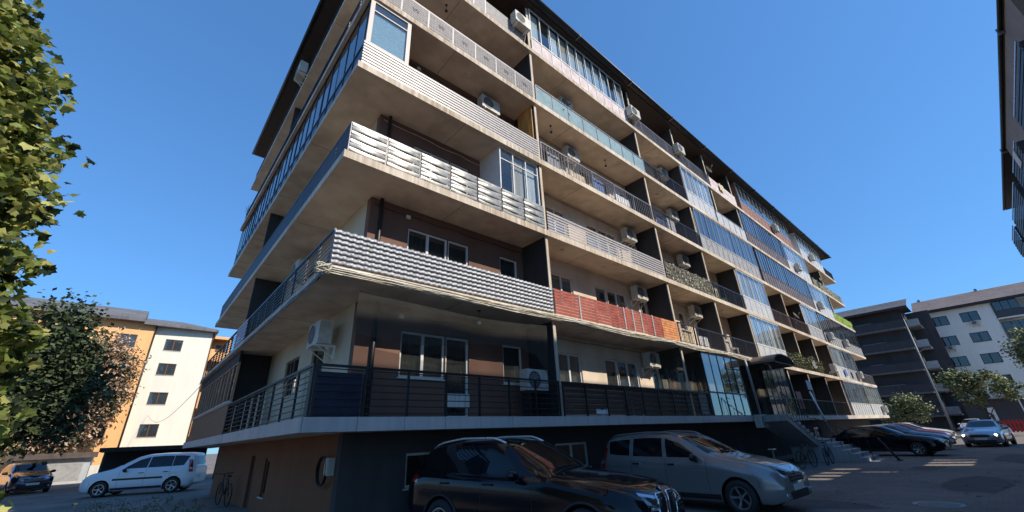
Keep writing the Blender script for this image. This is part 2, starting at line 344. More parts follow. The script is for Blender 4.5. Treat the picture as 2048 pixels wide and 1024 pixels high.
# party dividers on the balconies
def divider(L, x, m=CHAR, thick=.1, edge=CONC, depth=1.15, y0=None):
    z0, z1 = ZT[L], (ZB[L + 1] if L < 6 else ZR)
    d = build(MB().box(x - thick / 2, x + thick / 2, (y0 or 7.93), WY, z0 + .002, z1 - .002), 'divider', m, BLD)
    bx('divider_edge', x - thick / 2 - .004, x + thick / 2 + .004, 7.895, 7.93, z0 + .002, z1 - .002, edge, d)
    return d
ORC = mat('orange_curtain', (.55, .27, .07), .8, 0, .5, 3, stretch=(1, 8, .4))
for L in range(1, 7):
    for x in BAYS[1:-1]:
        if L == 1 and x in (20.9, 25.05): continue
        if L == 6 and x in (12, ): continue
        divider(L, x, CHAR if not (L == 1 and abs(x - 16.25) < .1) else PANED)
# the sheet of cloth inside the fourth floor divider
build(MB().box(8.60, 8.66, 8.0, 8.75, ZT[4] + .5, ZB[5] - .02), 'hanging_curtain', ORC, BLD)
for L in (1, 2, 3, 4, 5, 6):   # left facade dividers
    z0, z1 = ZT[L], (ZB[L + 1] if L < 6 else ZR)
    d = build(MB().box(2.3, WX, 16.8, 16.9, z0 + .002, z1 - .002), 'divider', CHAR, BLD)

# ------------------------------------------------------------------ railings and balcony fronts
RY = 7.86
def rail_frame(x0, x1, L, m, h=.88, step=.92, axis='x', pos=RY, name='railing', posts=True, top=.025):
    z0 = ZT[L]; mb = MB(); y = pos
    r = MB()
    if axis == 'x': r.box(x0, x1, y - .025, y + .025, z0 + h - .045, z0 + h)
    else: r.box(y - .025, y + .025, x0, x1, z0 + h - .045, z0 + h)
    ro = build(r, name, m, BLD)
    n = max(1, round((x1 - x0) / step)); st = (x1 - x0) / n
    for k in range(n + 1):
        x = x0 + st * k; x = min(max(x, x0 + .02), x1 - .02)
        if axis == 'x': bx('post', x - .02, x + .02, y - .02, y + .02, z0, z0 + h - .045, m, ro)
        else: bx('post', y - .02, y + .02, x - .02, x + .02, z0, z0 + h - .045, m, ro)
    return ro, n, st
def bars_h(x0, x1, L, m, nb=6, h=.88, step=.92, axis='x', pos=RY, r=.009):
    ro, n, st = rail_frame(x0, x1, L, m, h, step, axis, pos)
    for k in range(nb):
        z = ZT[L] + .08 + (h - .16) * k / (nb - 1)
        if axis == 'x': bx('bar', x0 + .002, x1 - .002, pos - r, pos + r, z - r, z + r, m, ro)
        else: bx('bar', pos - r, pos + r, x0 + .002, x1 - .002, z - r, z + r, m, ro)
    return ro
def bars_v(x0, x1, L, m, gap=.125, h=.88, axis='x', pos=RY):
    ro, n, st = rail_frame(x0, x1, L, m, h, 1.4, axis, pos)
    k = int((x1 - x0) / gap)
    mb = MB()
    for i in range(1, k):
        x = x0 + (x1 - x0) * i / k
        if axis == 'x': mb.box(x - .008, x + .008, pos - .008, pos + .008, ZT[L] + .08, ZT[L] + h - .046)
        else: mb.box(pos - .008, pos + .008, x - .008, x + .008, ZT[L] + .08, ZT[L] + h - .046)
    if axis == 'x': mb.box(x0, x1, pos - .012, pos + .012, ZT[L] + .06, ZT[L] + .08)
    else: mb.box(pos - .012, pos + .012, x0, x1, ZT[L] + .06, ZT[L] + .08)
    build(mb, 'balusters', m, ro, kind='stuff'); return ro
def slats(x0, x1, L, m, n=8, h=.88, fill=.8, pm=None, step=.92, pos=RY, z_off=.04, th=.012):
    ro, k, st = rail_frame(x0, x1, L, pm or m, h, step, 'x', pos + .03)
    p = (h - z_off) / n
    for i in range(n):
        z = ZT[L] + z_off + p * i
        bx('slat', x0 + .003, x1 - .003, pos - .012 - th, pos - .012 + R.uniform(0, .003), z, z + p * fill, m, ro)
    return ro
# --- level 1
bars_h(2.3, 8.66, 1, BLACK, 7, .93, .91)
bars_h(8.78, 17.75, 1, BLACK, 6, .93, 1.02)
for k in range(8):
    a = 8.85 + k * 1.0
    for j in range(6):
        bx('screen_board', a + .02, a + .985, 7.905, 7.915 + .003 * R.random(), ZT[1] + .07 + j * .14, ZT[1] + .07 + j * .14 + .133, REED, BLD)
for j in range(6): bx('screen_board', 16.9, 17.7, 7.905, 7.916, ZT[1] + .07 + j * .14, ZT[1] + .07 + j * .14 + .133, NAVY, BLD)
bx('balcony_sheet', 2.36, 3.18, 7.92, 7.94, ZT[1] + .02, ZT[1] + .80, NAVY, BLD)
bx('balcony_sheet', 2.36, 2.38, 7.96, 8.35, ZT[1] + .02, ZT[1] + .80, NAVY, BLD)
# --- level 2
def weave(x0, x1, L, rows=7):
    ro, n, st = rail_frame(x0, x1, L, GREYM, .80, .92, 'x', RY + .03)
    for i in range(rows):
        p = .78 / rows; z = ZT[L] + .03 + i * p; mb = MB(); k = int((x1 - x0) / .0375); vs = []; fs = []
        for j in range(k + 1):
            x = x0 + (x1 - x0) * j / k; y = RY - .035 + .020 * math.sin(x / .15 * 2 * math.pi) + .003 * R.random()
            vs += [(x, y, z + .006), (x, y - .012, z + p * .48), (x, y, z + p * .90), (x, y + .01, z + p * .48)]
        for j in range(k):
            q = 4 * j
            for u in range(4): fs.append((q + u, q + 4 + u, q + 4 + (u + 1) % 4, q + (u + 1) % 4))
        mb.add(vs, fs); build(mb, 'woven_strip', WEAVE, ro, smooth=True)
    bx('backing_sheet', x0, x1, RY - .008, RY - .004, ZT[L] + .03, ZT[L] + .80, mat('grey_backing_sheet', (.14, .14, .15), .6), ro)
weave(2.26, 8.66, 2)
slats(8.78, 14.95, 2, REEDR, 8, .84, .86, SLATW, 2.0)
slats(14.97, 16.2, 2, REEDO, 8, .84, .86, SLATW, 1.3)
for x in (9.9, 12.35, 12.9, 13.45, 14.25): bx('post_cover', x, x + .07, RY - .045, RY - .03, ZT[2] + .03, ZT[2] + .84, SLATW, BLD)
bars_v(16.3, 24.8, 2, DARKM)
bars_v(29.9, 37.25, 2, DARKM)
bars_v(49.9, 55.8, 2, GREYM, .16)
# --- level 3
def wave_panels(x0, x1, L):
    ro, n, st = rail_frame(x0, x1, L, DARKM, .88, .92, 'x', RY + .02)
    for k in range(n):
        a, b_ = x0 + k * st + .03, x0 + (k + 1) * st - .03
        for i in range(7):
            mb = MB(); vs = []; fs = []; N = 12; p = .118; z = ZT[L] + .04 + i * p
            sag = .035
            for j in range(N + 1):
                t = j / N; x = a + (b_ - a) * t; s_ = math.sin(math.pi * t)
                y = RY - .02 - .055 * s_ * (1 if i % 2 else .25); zz = z - sag * s_ + .02
                hh = p * (.84 + .2 * s_)
                vs += [(x, y, zz), (x, y - .012, zz + hh * .5), (x, y, zz + hh)]
            for j in range(N):
                q = 3 * j; fs += [(q, q + 3, q + 4, q + 1), (q + 1, q + 4, q + 5, q + 2)]
            mb.add(vs, fs); o = build(mb, 'wave_strip', IVORY, ro, smooth=True)
wave_panels(2.26, 8.66, 3)
slats(8.78, 16.15, 3, SLATW, 7, .80, .62, DARKM, 1.1)
bars_v(21.1, 25.0, 3, DARKM); bars_v(29.6, 37.25, 3, mat('brown_rail', (.08, .05, .035), .5))
# patterned leaf screen
def leafscreen(x0, x1, L, m, m2):
    ro, n, st = rail_frame(x0, x1, L, DARKM, .88, 1.1, 'x', RY + .03)
    bk = MB().box(x0, x1, RY, RY + .006, ZT[L] + .03, ZT[L] + .85); build(bk, 'screen_cloth', m2, ro)
    mb = MB(); N = int((x1 - x0) * 85)
    for i in range(N):
        x = R.uniform(x0, x1); z = ZT[L] + R.uniform(.05, .86); a = R.uniform(0, 6.28); s_ = R.uniform(.04, .085); y = RY - R.uniform(.01, .06)
        c, sn = math.cos(a) * s_, math.sin(a) * s_; dy = R.uniform(-.02, .02)
        mb.add([(x - c, y, z - sn), (x + sn * .45, y + dy, z - c * .45), (x + c, y, z + sn), (x - sn * .45, y - dy, z + c * .45)], [(0, 1, 2, 3)])
    build(mb, 'screen_leaves', m, ro, kind='stuff')
leafscreen(16.3, 21.0, 3, mat('pale_screen_leaf', (.32, .31, .22), .6, 0, .6, 15), mat('dark_screen_cloth', (.07, .065, .05), .9))
# --- level 4
slats(2.26, 8.66, 4, SLATW, 8, .86, .66, DARKM)
bars_v(8.78, 16.15, 4, GREYM, .16); bars_v(16.3, 20.85, 4, DARKM, .09)
leafscreen(48.6, 55.7, 4, mat('lime_screen_leaf', (.30, .42, .05), .6, 0, .4, 15), mat('lime_cloth', (.25, .36, .05), .9))
# --- level 5
LATT = mat('grey_lattice', (.36, .34, .34), .5, 0, .25, 9)
MOT = mat('motif_dark', (.06, .055, .06), .6)
def grid_panels(x0, x1, L):
    ro, n, st = rail_frame(x0, x1, L, SLATW, .88, .92, 'x', RY + .02)
    me = MB(); W_ = st - .06
    for i in range(11): me.box(-W_ / 2, W_ / 2, -.006, .006, .04 + i * .073, .04 + i * .073 + .034)
    for i in range(9): me.box(-W_ / 2 + i * W_ / 8 - .008, -W_ / 2 + i * W_ / 8 + .008, .008, .02, .03, .85)
    for dx in (-.09, .03): me.box(dx, dx + .06, -.022, -.008, .38, .52, 1); 
    me.box(-.11, .11, -.021, -.008, .49, .54, 1)
    d = me.mesh('lattice_panel', [LATT, MOT])
    for k in range(n): link('lattice_panel', d, ro, (x0 + (k + .5) * st, RY - .01, ZT[L]))
grid_panels(2.26, 8.66, 5)
def glass_panels(x0, x1, L, m=TEAL, step=1.0, fm=GREYM, h=.88):
    ro, n, st = rail_frame(x0, x1, L, fm, h, step, 'x', RY)
    for k in range(n): bx('rail_pane', x0 + k * st + .03, x0 + (k + 1) * st - .03, RY - .006, RY + .006, ZT[L] + .06, ZT[L] + h - .07, m, ro)
glass_panels(8.78, 16.4, 5)
bars_v(16.45, 20.7, 5, DARKM, .1)
glass_panels(24.6, 29.2, 5, FROST, .9)
leafscreen(45.0, 55.7, 5, mat('dry_screen_leaf', (.30, .30, .16), .6, 0, .6, 15), mat('mesh_cloth', (.2, .2, .17), .9))
# --- level 6
slats(2.26, 8.3, 6, mat('grey_slat', (.34, .32, .31), .5, 0, .2, 9), 9, .80, .66, GREYM)
bars_v(15.7, 24.9, 6, GREYM, .07)
PINK = mat('pale_pink_sheet', (.62, .52, .50), .8, 0, .25, 3, .3)
slats(25.1, 29.3, 6, PINK, 2, .85, .98, GREYM, 1.2)
bars_v(52.2, 55.8, 6, DARKM, .1)
# --- level 1 right part
bars_v(28.4, 41.0, 1, BLACK, .2, .95)

# ------------------------------------------------------------------ glazed balconies
CURTS = [CURT, CURT, mat('pale_blue_curtain', (.45, .52, .58), .9, 0, .25, 2, stretch=(9, 9, .3)), mat('beige_curtain', (.5, .42, .32), .9, 0, .3, 2, stretch=(9, 9, .3)), mat('white_curtain', (.75, .75, .73), .9, 0, .2, 2, stretch=(9, 9, .3))]
def glazing(L, x0, x1, n, fm=UPVC, low=FROST, gm=PANEB, h0=.92, h1=None, pos=RY - .03, bar=.04, curt=CURT, full=False, axis='x', ends=True, trans=False, low_n=None, rail=True, cprob=.7):
    z0, z1 = ZT[L], (ZB[L + 1] if L < 6 else ZR) if h1 is None else ZT[L] + h1
    z0 += .003; z1 -= .003; f = MB(); q0, q1 = pos, pos + .05
    if fm is UPVC and gm is PANEB: gm = PANEW; cprob = .92
    def B(mb, u0, u1, w0, w1, a=q0, b_=q1):
        if axis == 'x': mb.box(u0, u1, a, b_, w0, w1)
        else: mb.box(a, b_, u0, u1, w0, w1)
    W = (x1 - x0) / n; zc = z0 + h0
    B(f, x0, x1, z1 - bar * 1.6, z1); B(f, x0, x1, zc - bar, zc + bar * .6); B(f, x0, x1, z0, z0 + bar)
    for k in range(n + 1):
        u = min(max(x0 + W * k, x0 + bar / 2), x1 - bar / 2)
        B(f, u - bar / 2, u + bar / 2, z0 + bar, zc - bar); B(f, u - bar / 2, u + bar / 2, zc + bar * .6, z1 - bar * 1.6)
    if trans: B(f, x0 + bar, x1 - bar, z1 - .48, z1 - .45, q0 + .003, q1 - .003)
    fo = build(f, 'glazed_balcony', fm, BLD)
    for k in range(n):
        u0, u1 = x0 + W * k + bar / 2 + .001, x0 + W * (k + 1) - bar / 2 - .001
        if k == 0: u0 = x0 + bar + .001
        if k == n - 1: u1 = x1 - bar - .001
        ox = R.uniform(-.006, .006)
        # slightly out-of-plumb panes catch different parts of the sky
        t = R.uniform(-.008, .008); mb = MB(); y = q0 + .02 + ox; za, zb_ = zc + bar * .6, z1 - bar * 1.6
        vs = [(u0, y + t, za), (u1, y - t, za), (u1, y - t * .5, zb_), (u0, y + t * .7, zb_)]
        if axis != 'x': vs = [(b, a, c) for a, b, c in vs]
        mb.add(vs, [(0, 1, 2, 3)]); build(mb, 'pane', gm, fo)
        B_ = MB(); B(B_, u0, u1, z0 + bar, zc - bar, q0 + .02, q0 + .03); build(B_, 'lower_panel', low, fo)
        if curt and R.random() < cprob:
            c = MB(); vs = []; fs = []; N = 9
            for j in range(N + 1):
                u = u0 + (u1 - u0) * j / N; yy = q1 + .07 + .02 * (j % 2)
                vs += [(u, yy, zc), (u, yy, z1 - .08)] if axis == 'x' else [(yy, u, zc), (yy, u, z1 - .08)]
            for j in range(N): fs.append((2 * j, 2 * j + 2, 2 * j + 3, 2 * j + 1))
            c.add(vs, fs); build(c, 'curtain', R.choice(CURTS) if curt is CURT else curt, fo)
    if ends and axis == 'x':   # side walls of the enclosure
        for x, s_ in ((x0, 1), (x1, -1)):
            if min(abs(x - b) for b in BAYS) > .35:
                build(MB().box(x, x + s_ * .05, q1 + .002, WY - .002, z0, z1), 'side_panel', fm if fm is UPVC else low, fo)
    return fo
BLUEC = mat('dusty_blue_blind', (.35, .42, .5), .8, 0, .3, 3)
GREYF = mat('grey_window_frame', (.38, .38, .38), .4)
GREYP = mat('grey_lower_panel', (.33, .32, .31), .55, 0, .2, 4)
BROWNP = mat('brown_lower_panel', (.15, .12, .11), .5, 0, .3, 3)
# level 1 dark glazed room and the glazed wall right of the entrance
glazing(1, 17.8, 21.7, 5, DARKM, PANED, PANED, .95, cprob=.3)
glazing(1, 24.6, 28.3, 5, DARKM, PANED, PANEB, .95, cprob=.5, curt=CURTD)
glazing(1, 42.2, 49.4, 9, GREYF, FROST, PANEB, .95)
glazing(1, 49.7, 55.6, 6, UPVC, FROST, PANEB, .95)
glazing(2, 25.1, 29.8, 5, UPVC, FROST, PANEB)
glazing(2, 41.7, 45.4, 4, UPVC, FROST, PANEB); glazing(2, 45.5, 49.8, 5, GREYF, GREYP, PANEB)
glazing(3, 6.9, 8.62, 3, UPVC, FROST, PANEB, trans=True, pos=RY + .09)
glazing(3, 25.1, 29.5, 5, UPVC, FROST, PANEB)
glazing(3, 37.4, 41.3, 4, UPVC, GREYP, PANEB); glazing(3, 41.7, 55.7, 20, DARKM, GREYP, PANEB, curt=CURTD)
glazing(4, 21.1, 29.6, 12, GREYF, GREYP, PANEB, curt=CURTD, cprob=.4)
glazing(4, 30.1, 41.9, 22, BROWNF, BROWNP, PANEB, curt=CURTD); glazing(4, 42.1, 48.3, 6, UPVC, FROST, PANEB)
glazing(5, 20.8, 24.4, 5, UPVC, FROST, PANEB); glazing(5, 29.3, 38.0, 18, BROWNF, BROWNP, PANEB, curt=BLUEC); glazing(5, 38.1, 44.3, 6, UPVC, FROST, PANEB)
glazing(6, 4.7, 6.4, 3, UPVC, FROST, PANEB, h0=.8); glazing(6, 8.8, 15.6, 11, UPVC, PINK, PANEB, h0=.8)
glazing(6, 30.3, 41.8, 14, GREYF, mat('red_brick_panel', (.28, .13, .09), .8, 0, .3, 5), PANEB); glazing(6, 44.2, 52.1, 8, UPVC, FROST, PANEB)
# level 4 corner: a single framed window on the front and a long glazed side
WH = mat('taupe_frame', (.42, .36, .33), .5)
fz0, fz1 = ZT[4] + .86, ZB[5] - .01
f = MB(); f.box(2.30, 2.42, RY, RY + .06, fz0, fz1); f.box(3.42, 3.54, RY, RY + .06, fz0, fz1); f.box(2.42, 3.42, RY, RY + .06, fz1 - .08, fz1); f.box(2.42, 3.42, RY, RY + .06, fz0, fz0 + .05)
f.box(2.42, 3.42, RY + .005, RY + .055, fz1 - .42, fz1 - .38); fo = build(f, 'corner_window', WH, BLD)
for a, b_ in ((fz0 + .05, fz1 - .42), (fz1 - .38, fz1 - .08)): bx('pane', 2.42, 3.42, RY + .025, RY + .032, a, b_, PANEW, fo)
bx('window_blind', 2.43, 3.41, RY + .07, RY + .08, fz0 + .02, fz1 - .42, mat('pale_blue_blind', (.60, .68, .68), .7, 0, .2, 20), fo)
bx('side_panel', 3.5, 3.54, RY + .062, WY, fz0 - .8, fz1, DARKM, fo)
glazing(4, 7.95, 25.2, 24, DARKM, mat('black_lower_panel', (.02, .02, .03), .3), PANEB, axis='y', pos=2.28, curt=CURTD, h0=.86)
# --- left side railings
for L, m, nb in ((1, BLACK, 8), (2, DARKM, 8)):
    bars_h(7.9, 16.1 if L == 1 else 25.2, L, m, nb, .93 if L == 1 else .86, .92, 'y', 2.28)
REFB = mat('blue_grey_sheen_panel', (.035, .038, .06), .5, .1, .6, 5, .3, stretch=(1, 3, 3))
ro, n, st = rail_frame(7.9, 25.2, 3, DARKM, .88, .92, 'y', 2.28)
for k in range(n):
    for i in range(6): bx('rail_strip', 2.262, 2.272 + .003 * R.random(), 7.9 + k * st + .03, 7.9 + (k + 1) * st - .03, ZT[3] + .05 + i * .13, ZT[3] + .05 + i * .13 + .1, REFB, ro)
bars_h(7.9, 25.2, 5, DARKM, 6, .86, .92, 'y', 2.28); bars_h(7.9, 25.2, 6, DARKM, 6, .86, .92, 'y', 2.28)
# white lattice on the second floor side rail
me = MB()
for i in range(7): me.box(-.01, .01, -.9, .9, .05 + i * .12, .05 + i * .12 + .08)
link('lattice_panel', me.mesh('lattice_panel', mat('pale_violet_lattice', (.42, .40, .48), .6)), BLD, (2.25, 16.9, ZT[2]))
# wooden boards and brown windows far end of level 1 side
for k in range(27): bx('board', 2.262, 2.285 + .004 * R.random(), 16.2 + k * .335, 16.2 + k * .335 + .325, ZT[1] + .02, ZT[1] + .95, WOOD, BLD)
bx('board_rail', 2.24, 2.30, 16.2, 25.25, ZT[1] + .952, ZT[1] + 1.0, UPVC, BLD)
for k in range(6):
    a = 16.3 + k * 1.48
    window(a, a + 1.4, ZT[1] + 1.02, ZB[2] - .35, BLD, 2, axis='y', pos=2.24, fm=mat('tan_window_frame', (.36, .22, .14), .5), gm=PANED, curt=CURTD if k % 2 else None)
build(MB().box(2.27, 2.33, 16.2, 25.2, ZB[2] - .35, ZB[2] - .002), 'wall', SOFW, BLD)
# pale upright slats behind the level 1 side rail
for k in range(10): bx('screen_slat', 2.40, 2.42, 8.75 + k * .78, 8.87 + k * .78, ZT[1] + .03, ZT[1] + .86, BEIGE if k % 3 else CREAM, BLD)
# entrance
EN = MB(); EN.box(22.35, 24.25, 9.1, 9.16, ZT[1] + .03, ZT[1] + 2.3); build(EN, 'entrance_door', BLACK, BLD)
build(MB().box(21.75, 25.35, 7.9, WY, ZT[1] - .1, ZT[1]), 'entrance_landing', PAVE, BLD)
cn = MB(); N = 14
for i in range(N + 1):
    t = math.pi * i / N; xx = 24.6 - 1.5 * math.cos(t); zz = 4.52 + .46 * math.sin(t)
    cn.v += [(xx, 6.7, zz), (xx, 7.79, zz), (xx, 6.7, zz + .05), (xx, 7.79, zz + .05)]
for i in range(N):
    q = 4 * i; cn.f += [(q, q + 4, q + 5, q + 1), (q + 2, q + 3, q + 7, q + 6), (q, q + 2, q + 6, q + 4)]; cn.m += [0, 0, 0]
CANO = build(cn, 'entrance_canopy', mat('dark_canopy_sheet', (.14, .11, .09), .5), BLD, smooth=False)
fr = MB(); fr.tube([(24.6 - 1.52 * math.cos(math.pi * i / 16), 6.68, 4.53 + .47 * math.sin(math.pi * i / 16)) for i in range(17)], .03, 6); fr.tube([(23.1, 6.68, 4.53), (26.1, 6.68, 4.53)], .03, 6)
for x in (23.1, 26.1): fr.tube([(x, 6.68, 4.53), (x, 7.79, 4.53)], .025, 6)
build(fr, 'canopy_frame', DARKM, CANO)
build(MB().tube([(22.3, 7.72, 4.7), (22.3, 7.7, 4.2), (22.35, 7.7, 2.2)], .055, 10), 'downpipe', mat('grey_pipe', (.35, .35, .34), .5), BLD, smooth=True)
build(MB().tube([(3.62, 8.93, ZT[2]), (3.62, 8.93, ZB[3])], .05, 10), 'downpipe', DARKM, BLD, smooth=True)
build(MB().tube([(3.62, 8.93, ZT[3]), (3.62, 8.93, ZB[4])], .05, 10), 'downpipe', DARKM, BLD, smooth=True)
build(MB().tube([(3.75, 8.93, ZT[1]), (3.75, 8.93, ZB[2])], .05, 10), 'downpipe', DARKM, BLD, smooth=True)
# stairs
ST = thing('entrance_stairs', (24, 7, 0), 'tiled concrete outdoor stairs rising to the dark entrance', 'stairs')
SM = stain('stair_tile', (.42, .41, .40), (.25, .245, .24), .6, 2.5, .9)
fl = MB()
for k in range(7):
    bx('step', 22.0 + k * .46, 22.0 + (k + 1) * .46 + .02, 6.45, 7.76, 2.13 - (k + 1) * .168 + .03, 2.13 - k * .168, SM, ST)
fl.add([(21.8, 6.5, 1.85), (25.25, 6.5, .66), (25.25, 6.5, .93), (21.8, 6.5, 2.1), (21.8, 7.7, 1.85), (25.25, 7.7, .66), (25.25, 7.7, .93), (21.8, 7.7, 2.1)], [(0, 1, 2, 3), (7, 6, 5, 4), (0, 4, 5, 1), (3, 2, 6, 7), (1, 5, 6, 2), (0, 3, 7, 4)])
build(fl, 'stair_flight', SM, ST)
bx('stair_landing', 25.27, 27.6, 6.3, 7.74, 0, .95, SM, ST)
for k in range(6):
    bx('step', 25.27, 27.6, 6.3 - (k + 1) * .3, 6.3 - k * .3 + .0, 0, .95 - (k + 1) * .155, SM, ST)
hr = MB(); hr.tube([(22.0, 6.5, 3.05), (25.2, 6.5, 1.9), (25.3, 6.3, 1.9), (25.3, 4.6, 1.0)], .02, 6)
for k in range(9):
    t = k / 8; x = 22 + 3.2 * t; hr.tube([(x, 6.5, 2.1 - 1.15 * t), (x, 6.5, 3.05 - 1.15 * t)], .014, 5)
for k in range(6):
    t = k / 5; hr.tube([(25.3, 6.3 - 1.7 * t, .95 - .9 * t), (25.3, 6.3 - 1.7 * t, 1.9 - .9 * t)], .014, 5)
build(hr, 'handrail', BLACK, ST)
# interior laundry, cloth and netting
FILM = mat('half_clear_film', (.07, .068, .06), .16, 0, .3, 2, alpha=.42, spec=.5)  # half-clear film standing in for a smeared plastic sheet
vs, fs = [], []; nx, nz = 40, 12
for i in range(nx + 1):
    u = i / nx; x = 2.95 + 5.5 * u; top = ZB[2] - .14 - .12 * math.sin(math.pi * u) ** .5 + .02 * math.sin(9 * u); bot = 3.72 - .12 * math.sin(7 * u) - (.5 * max(0, u - .93) / .07)
    for j in range(nz + 1):
        t = j / nz; vs.append((x, 7.97 + .03 * math.sin(11 * u + 2 * t) + .05 * t, top + (bot - top) * t))
for i in range(nx):
    for j in range(nz): q = i * (nz + 1) + j; fs.append((q, q + nz + 1, q + nz + 2, q + 1))
tag(build(MB().add(vs, fs), 'balcony_film', FILM, smooth=True), 'dark see-through netting hung across the lowest corner balcony', 'film')
# ------------------------------------------------------------------ the block across the street (mostly behind and right of the camera)
OP = thing('apartment_building', (24, -8, 0), 'dark apartment block at the right edge with its long eave and dark balconies', 'building')
OY = -6.6
OPW = stain('dark_brown_render', (.30, .25, .20), (.20, .165, .14), .9)
def obox(n, *a, m=OPW, p=OP): return build(MB().box(*a), n, m, p)
obox('wall', 5.2, 19.3, -16, OY, 0, 15.0); obox('wall', 32.4, 43.3, -16, OY, 0, 15.0)
# thin screen wall added between the blocks, openings made up to throw sun patches
sun_slots = []
for x in (20.05, 21.25, 22.4, 24.05): sun_slots.append((x, x + .62, 8.08, 8.78))
sun_slots.append((22.95, 23.15, 7.0, 7.85))
for x in (25.75, 27.1, 28.75): sun_slots.append((x, x + .8, 5.48, 6.65))
sun_slots.append((31.3, 31.75, 8.2, 8.9)); sun_slots.append((28.35, 28.7, 8.1, 8.5))
def multislot(x0, x1, y0, y1, z0, z1, rects):
    mb = MB(); zs = sorted({z0, z1} | {r[2] for r in rects} | {r[3] for r in rects})
    for a, b_ in zip(zs, zs[1:]):
        cur = x0
        for r in sorted(r for r in rects if r[2] <= a + 1e-6 and r[3] >= b_ - 1e-6):
            mb.box(cur, r[0], y0, y1, a, b_); cur = r[1]
        mb.box(cur, x1, y0, y1, a, b_)
    return mb
build(multislot(19.5, 32.4, -4.83, -4.80, 0, 15.0, sun_slots), 'wall', OPW, OP)
obox('wall', 19.3, 19.5, -6.59, -4.8, 0, 15.0); obox('wall', 32.4, 32.6, -6.59, -4.8, 0, 15.0)  # end walls added to stop sun leaking past the screen
rf = MB(); rf.box(4.9, 43.6, -9.5, -4.77, 15.0, 15.18); rf.add([(4.9, -9.5, 15.18), (19.5, -9.5, 15.18), (19.5, -16.5, 15.18), (4.9, -16.5, 15.18), (4.9, -11, 17.2), (19.5, -11, 17.2)], [(0, 1, 5, 4), (3, 4, 5, 2), (0, 4, 3), (1, 2, 5)])
rf.add([(32.4, -9.5, 15.18), (43.6, -9.5, 15.18), (43.6, -16.5, 15.18), (32.4, -16.5, 15.18), (32.4, -11, 17.2), (43.6, -11, 17.2)], [(0, 1, 5, 4), (3, 4, 5, 2), (0, 4, 3), (1, 2, 5)])
orf = build(rf, 'roof', SOFW, OP); build(MB().tube([(4.9, -4.71, 15.1), (43.7, -4.71, 15.1)], .07, 8), 'gutter', ROOFM, orf, smooth=True)
for i, zz in enumerate((12.3, 9.6, 6.9, 4.2, 1.5)):
    for a, b_ in ((5.3, 19.2), (32.5, 43.0)):
        s = build(MB().box(a, b_, -6.598, -4.98, zz, zz + .18), 'balcony_slab', OPW, OP)
        rl = MB(); rl.box(a, b_, -5.03, -4.99, zz + 1.05, zz + 1.1)
        for k in range(7): rl.box(a, b_, -5.02, -5.005, zz + .28 + k * .11, zz + .295 + k * .11)
        for k in range(int((b_ - a) / 1.1) + 1): rl.box(a + k * 1.1, a + k * 1.1 + .04, -5.04, -4.98, zz + .18, zz + 1.05)
        build(rl, 'railing', GREYM, OP)
        k = a + .8
        while k + 1.7 < b_:
            fo = build(MB().box(k, k + 1.6, -6.59, -6.54, zz + 1.0, zz + 2.35), 'window', UPVC, OP)
            for q in (0, 1): bx('pane', k + .08 + q * .76, k + .76 + q * .76, -6.535, -6.53, zz + 1.08, zz + 2.27, PANEB, fo)
            k += 2.6

DKP = mat('dark_balcony_panel', (.045, .04, .042), .5, 0, .2, 4)
for a, b_ in ((18.6, 24.0), (26.4, 30.2), (31.6, 38.2), (39.4, 43.0)):
    yb_ = -4.84 if b_ < 32 else -6.59
    s = build(MB().box(a, b_, yb_, -4.2, 11.35, 11.5), 'balcony_slab', DKP, OP)
    for k in range(5): bx('rail_board', a, b_, -4.2, -4.175, 11.53 + k * .2, 11.53 + k * .2 + .13, DKP, s)
    for xx in (a, b_ - .03): build(MB().box(xx, xx + .03, yb_ + .4, -4.21, 11.5, 12.55), 'side_panel', DKP, s)
    bx('rail', a, b_, -4.21, -4.17, 12.6, 12.66, ALU, s)
    for q in range(int((b_ - a) / 1.3)): 
        fo = bx('window', a + .3 + q * 1.3, a + 1.3 + q * 1.3, yb_ + .002, yb_ + .04, 11.9, 13.3, UPVC, OP); bx('pane', a + .36 + q * 1.3, a + 1.24 + q * 1.3, yb_ + .042, yb_ + .048, 11.96, 13.24, PANEB, fo)
bx('rail_cloth', 27.2, 28.0, -4.16, -4.14, 11.9, 12.6, mat('white_cloth', (.7, .7, .7), .85, 0, .1, 4), OP)
for x in (21.5, 33.0): bx('gutter_bracket', x, x + .06, -4.9, -4.62, 14.9, 15.2, GREYM, orf)
# ------------------------------------------------------------------ orange and white house at the left
LB = thing('apartment_house', (0, 62, 0), 'orange and white five storey house behind the tree at the left', 'building')
ORAN = stain('orange_render', (.85, .46, .20), (.70, .37, .16), .9, 1, .4); WHR = stain('white_render', (.74, .72, .62), (.62, .60, .52), .9, 1, .4); ROOFT = stain('grey_tile_roof', (.16, .16, .165), (.09, .09, .095), .8, 1, .8, .5)
LY = 57
def lwin(x0, x1, z0, z1, y=LY, fm=BROWNF, bld=LB): return window(x0, x1, z0, z1, bld, 2, pos=y, fm=fm, gm=PANEB, curt=CURT if R.random() < .5 else None, bar=.07)
lw = [12.45, 9.92, 7.0, 3.95]
wall(-.05, 4.95, LY, 0, 14.2, [(.95, 2.45, z - .6, z + .6) for z in lw], WHR, LB)
for z in lw: lwin(.95, 2.45, z - .6, z + .6)
wall(-14, -.06, LY - .35, 0, 14.4, [(-2.6, -1.3, z - .6, z + .7) for z in lw] + [(-6.4, -5.0, z - .6, z + .7) for z in lw], ORAN, LB) if False else None
for x0 in (-2.75, ):
    pass
ops = []
wl = MB(); zs = sorted([0, 14.4] + [z - .6 for z in lw] + [z + .7 for z in lw])
build(multislot(-14, -.06, LY - .35, LY - .1, 0, 14.4, [(x, x + 1.35, z - .6, z + .7) for z in lw for x in (-2.75, -6.6, -10.5)]), 'wall', ORAN, LB)
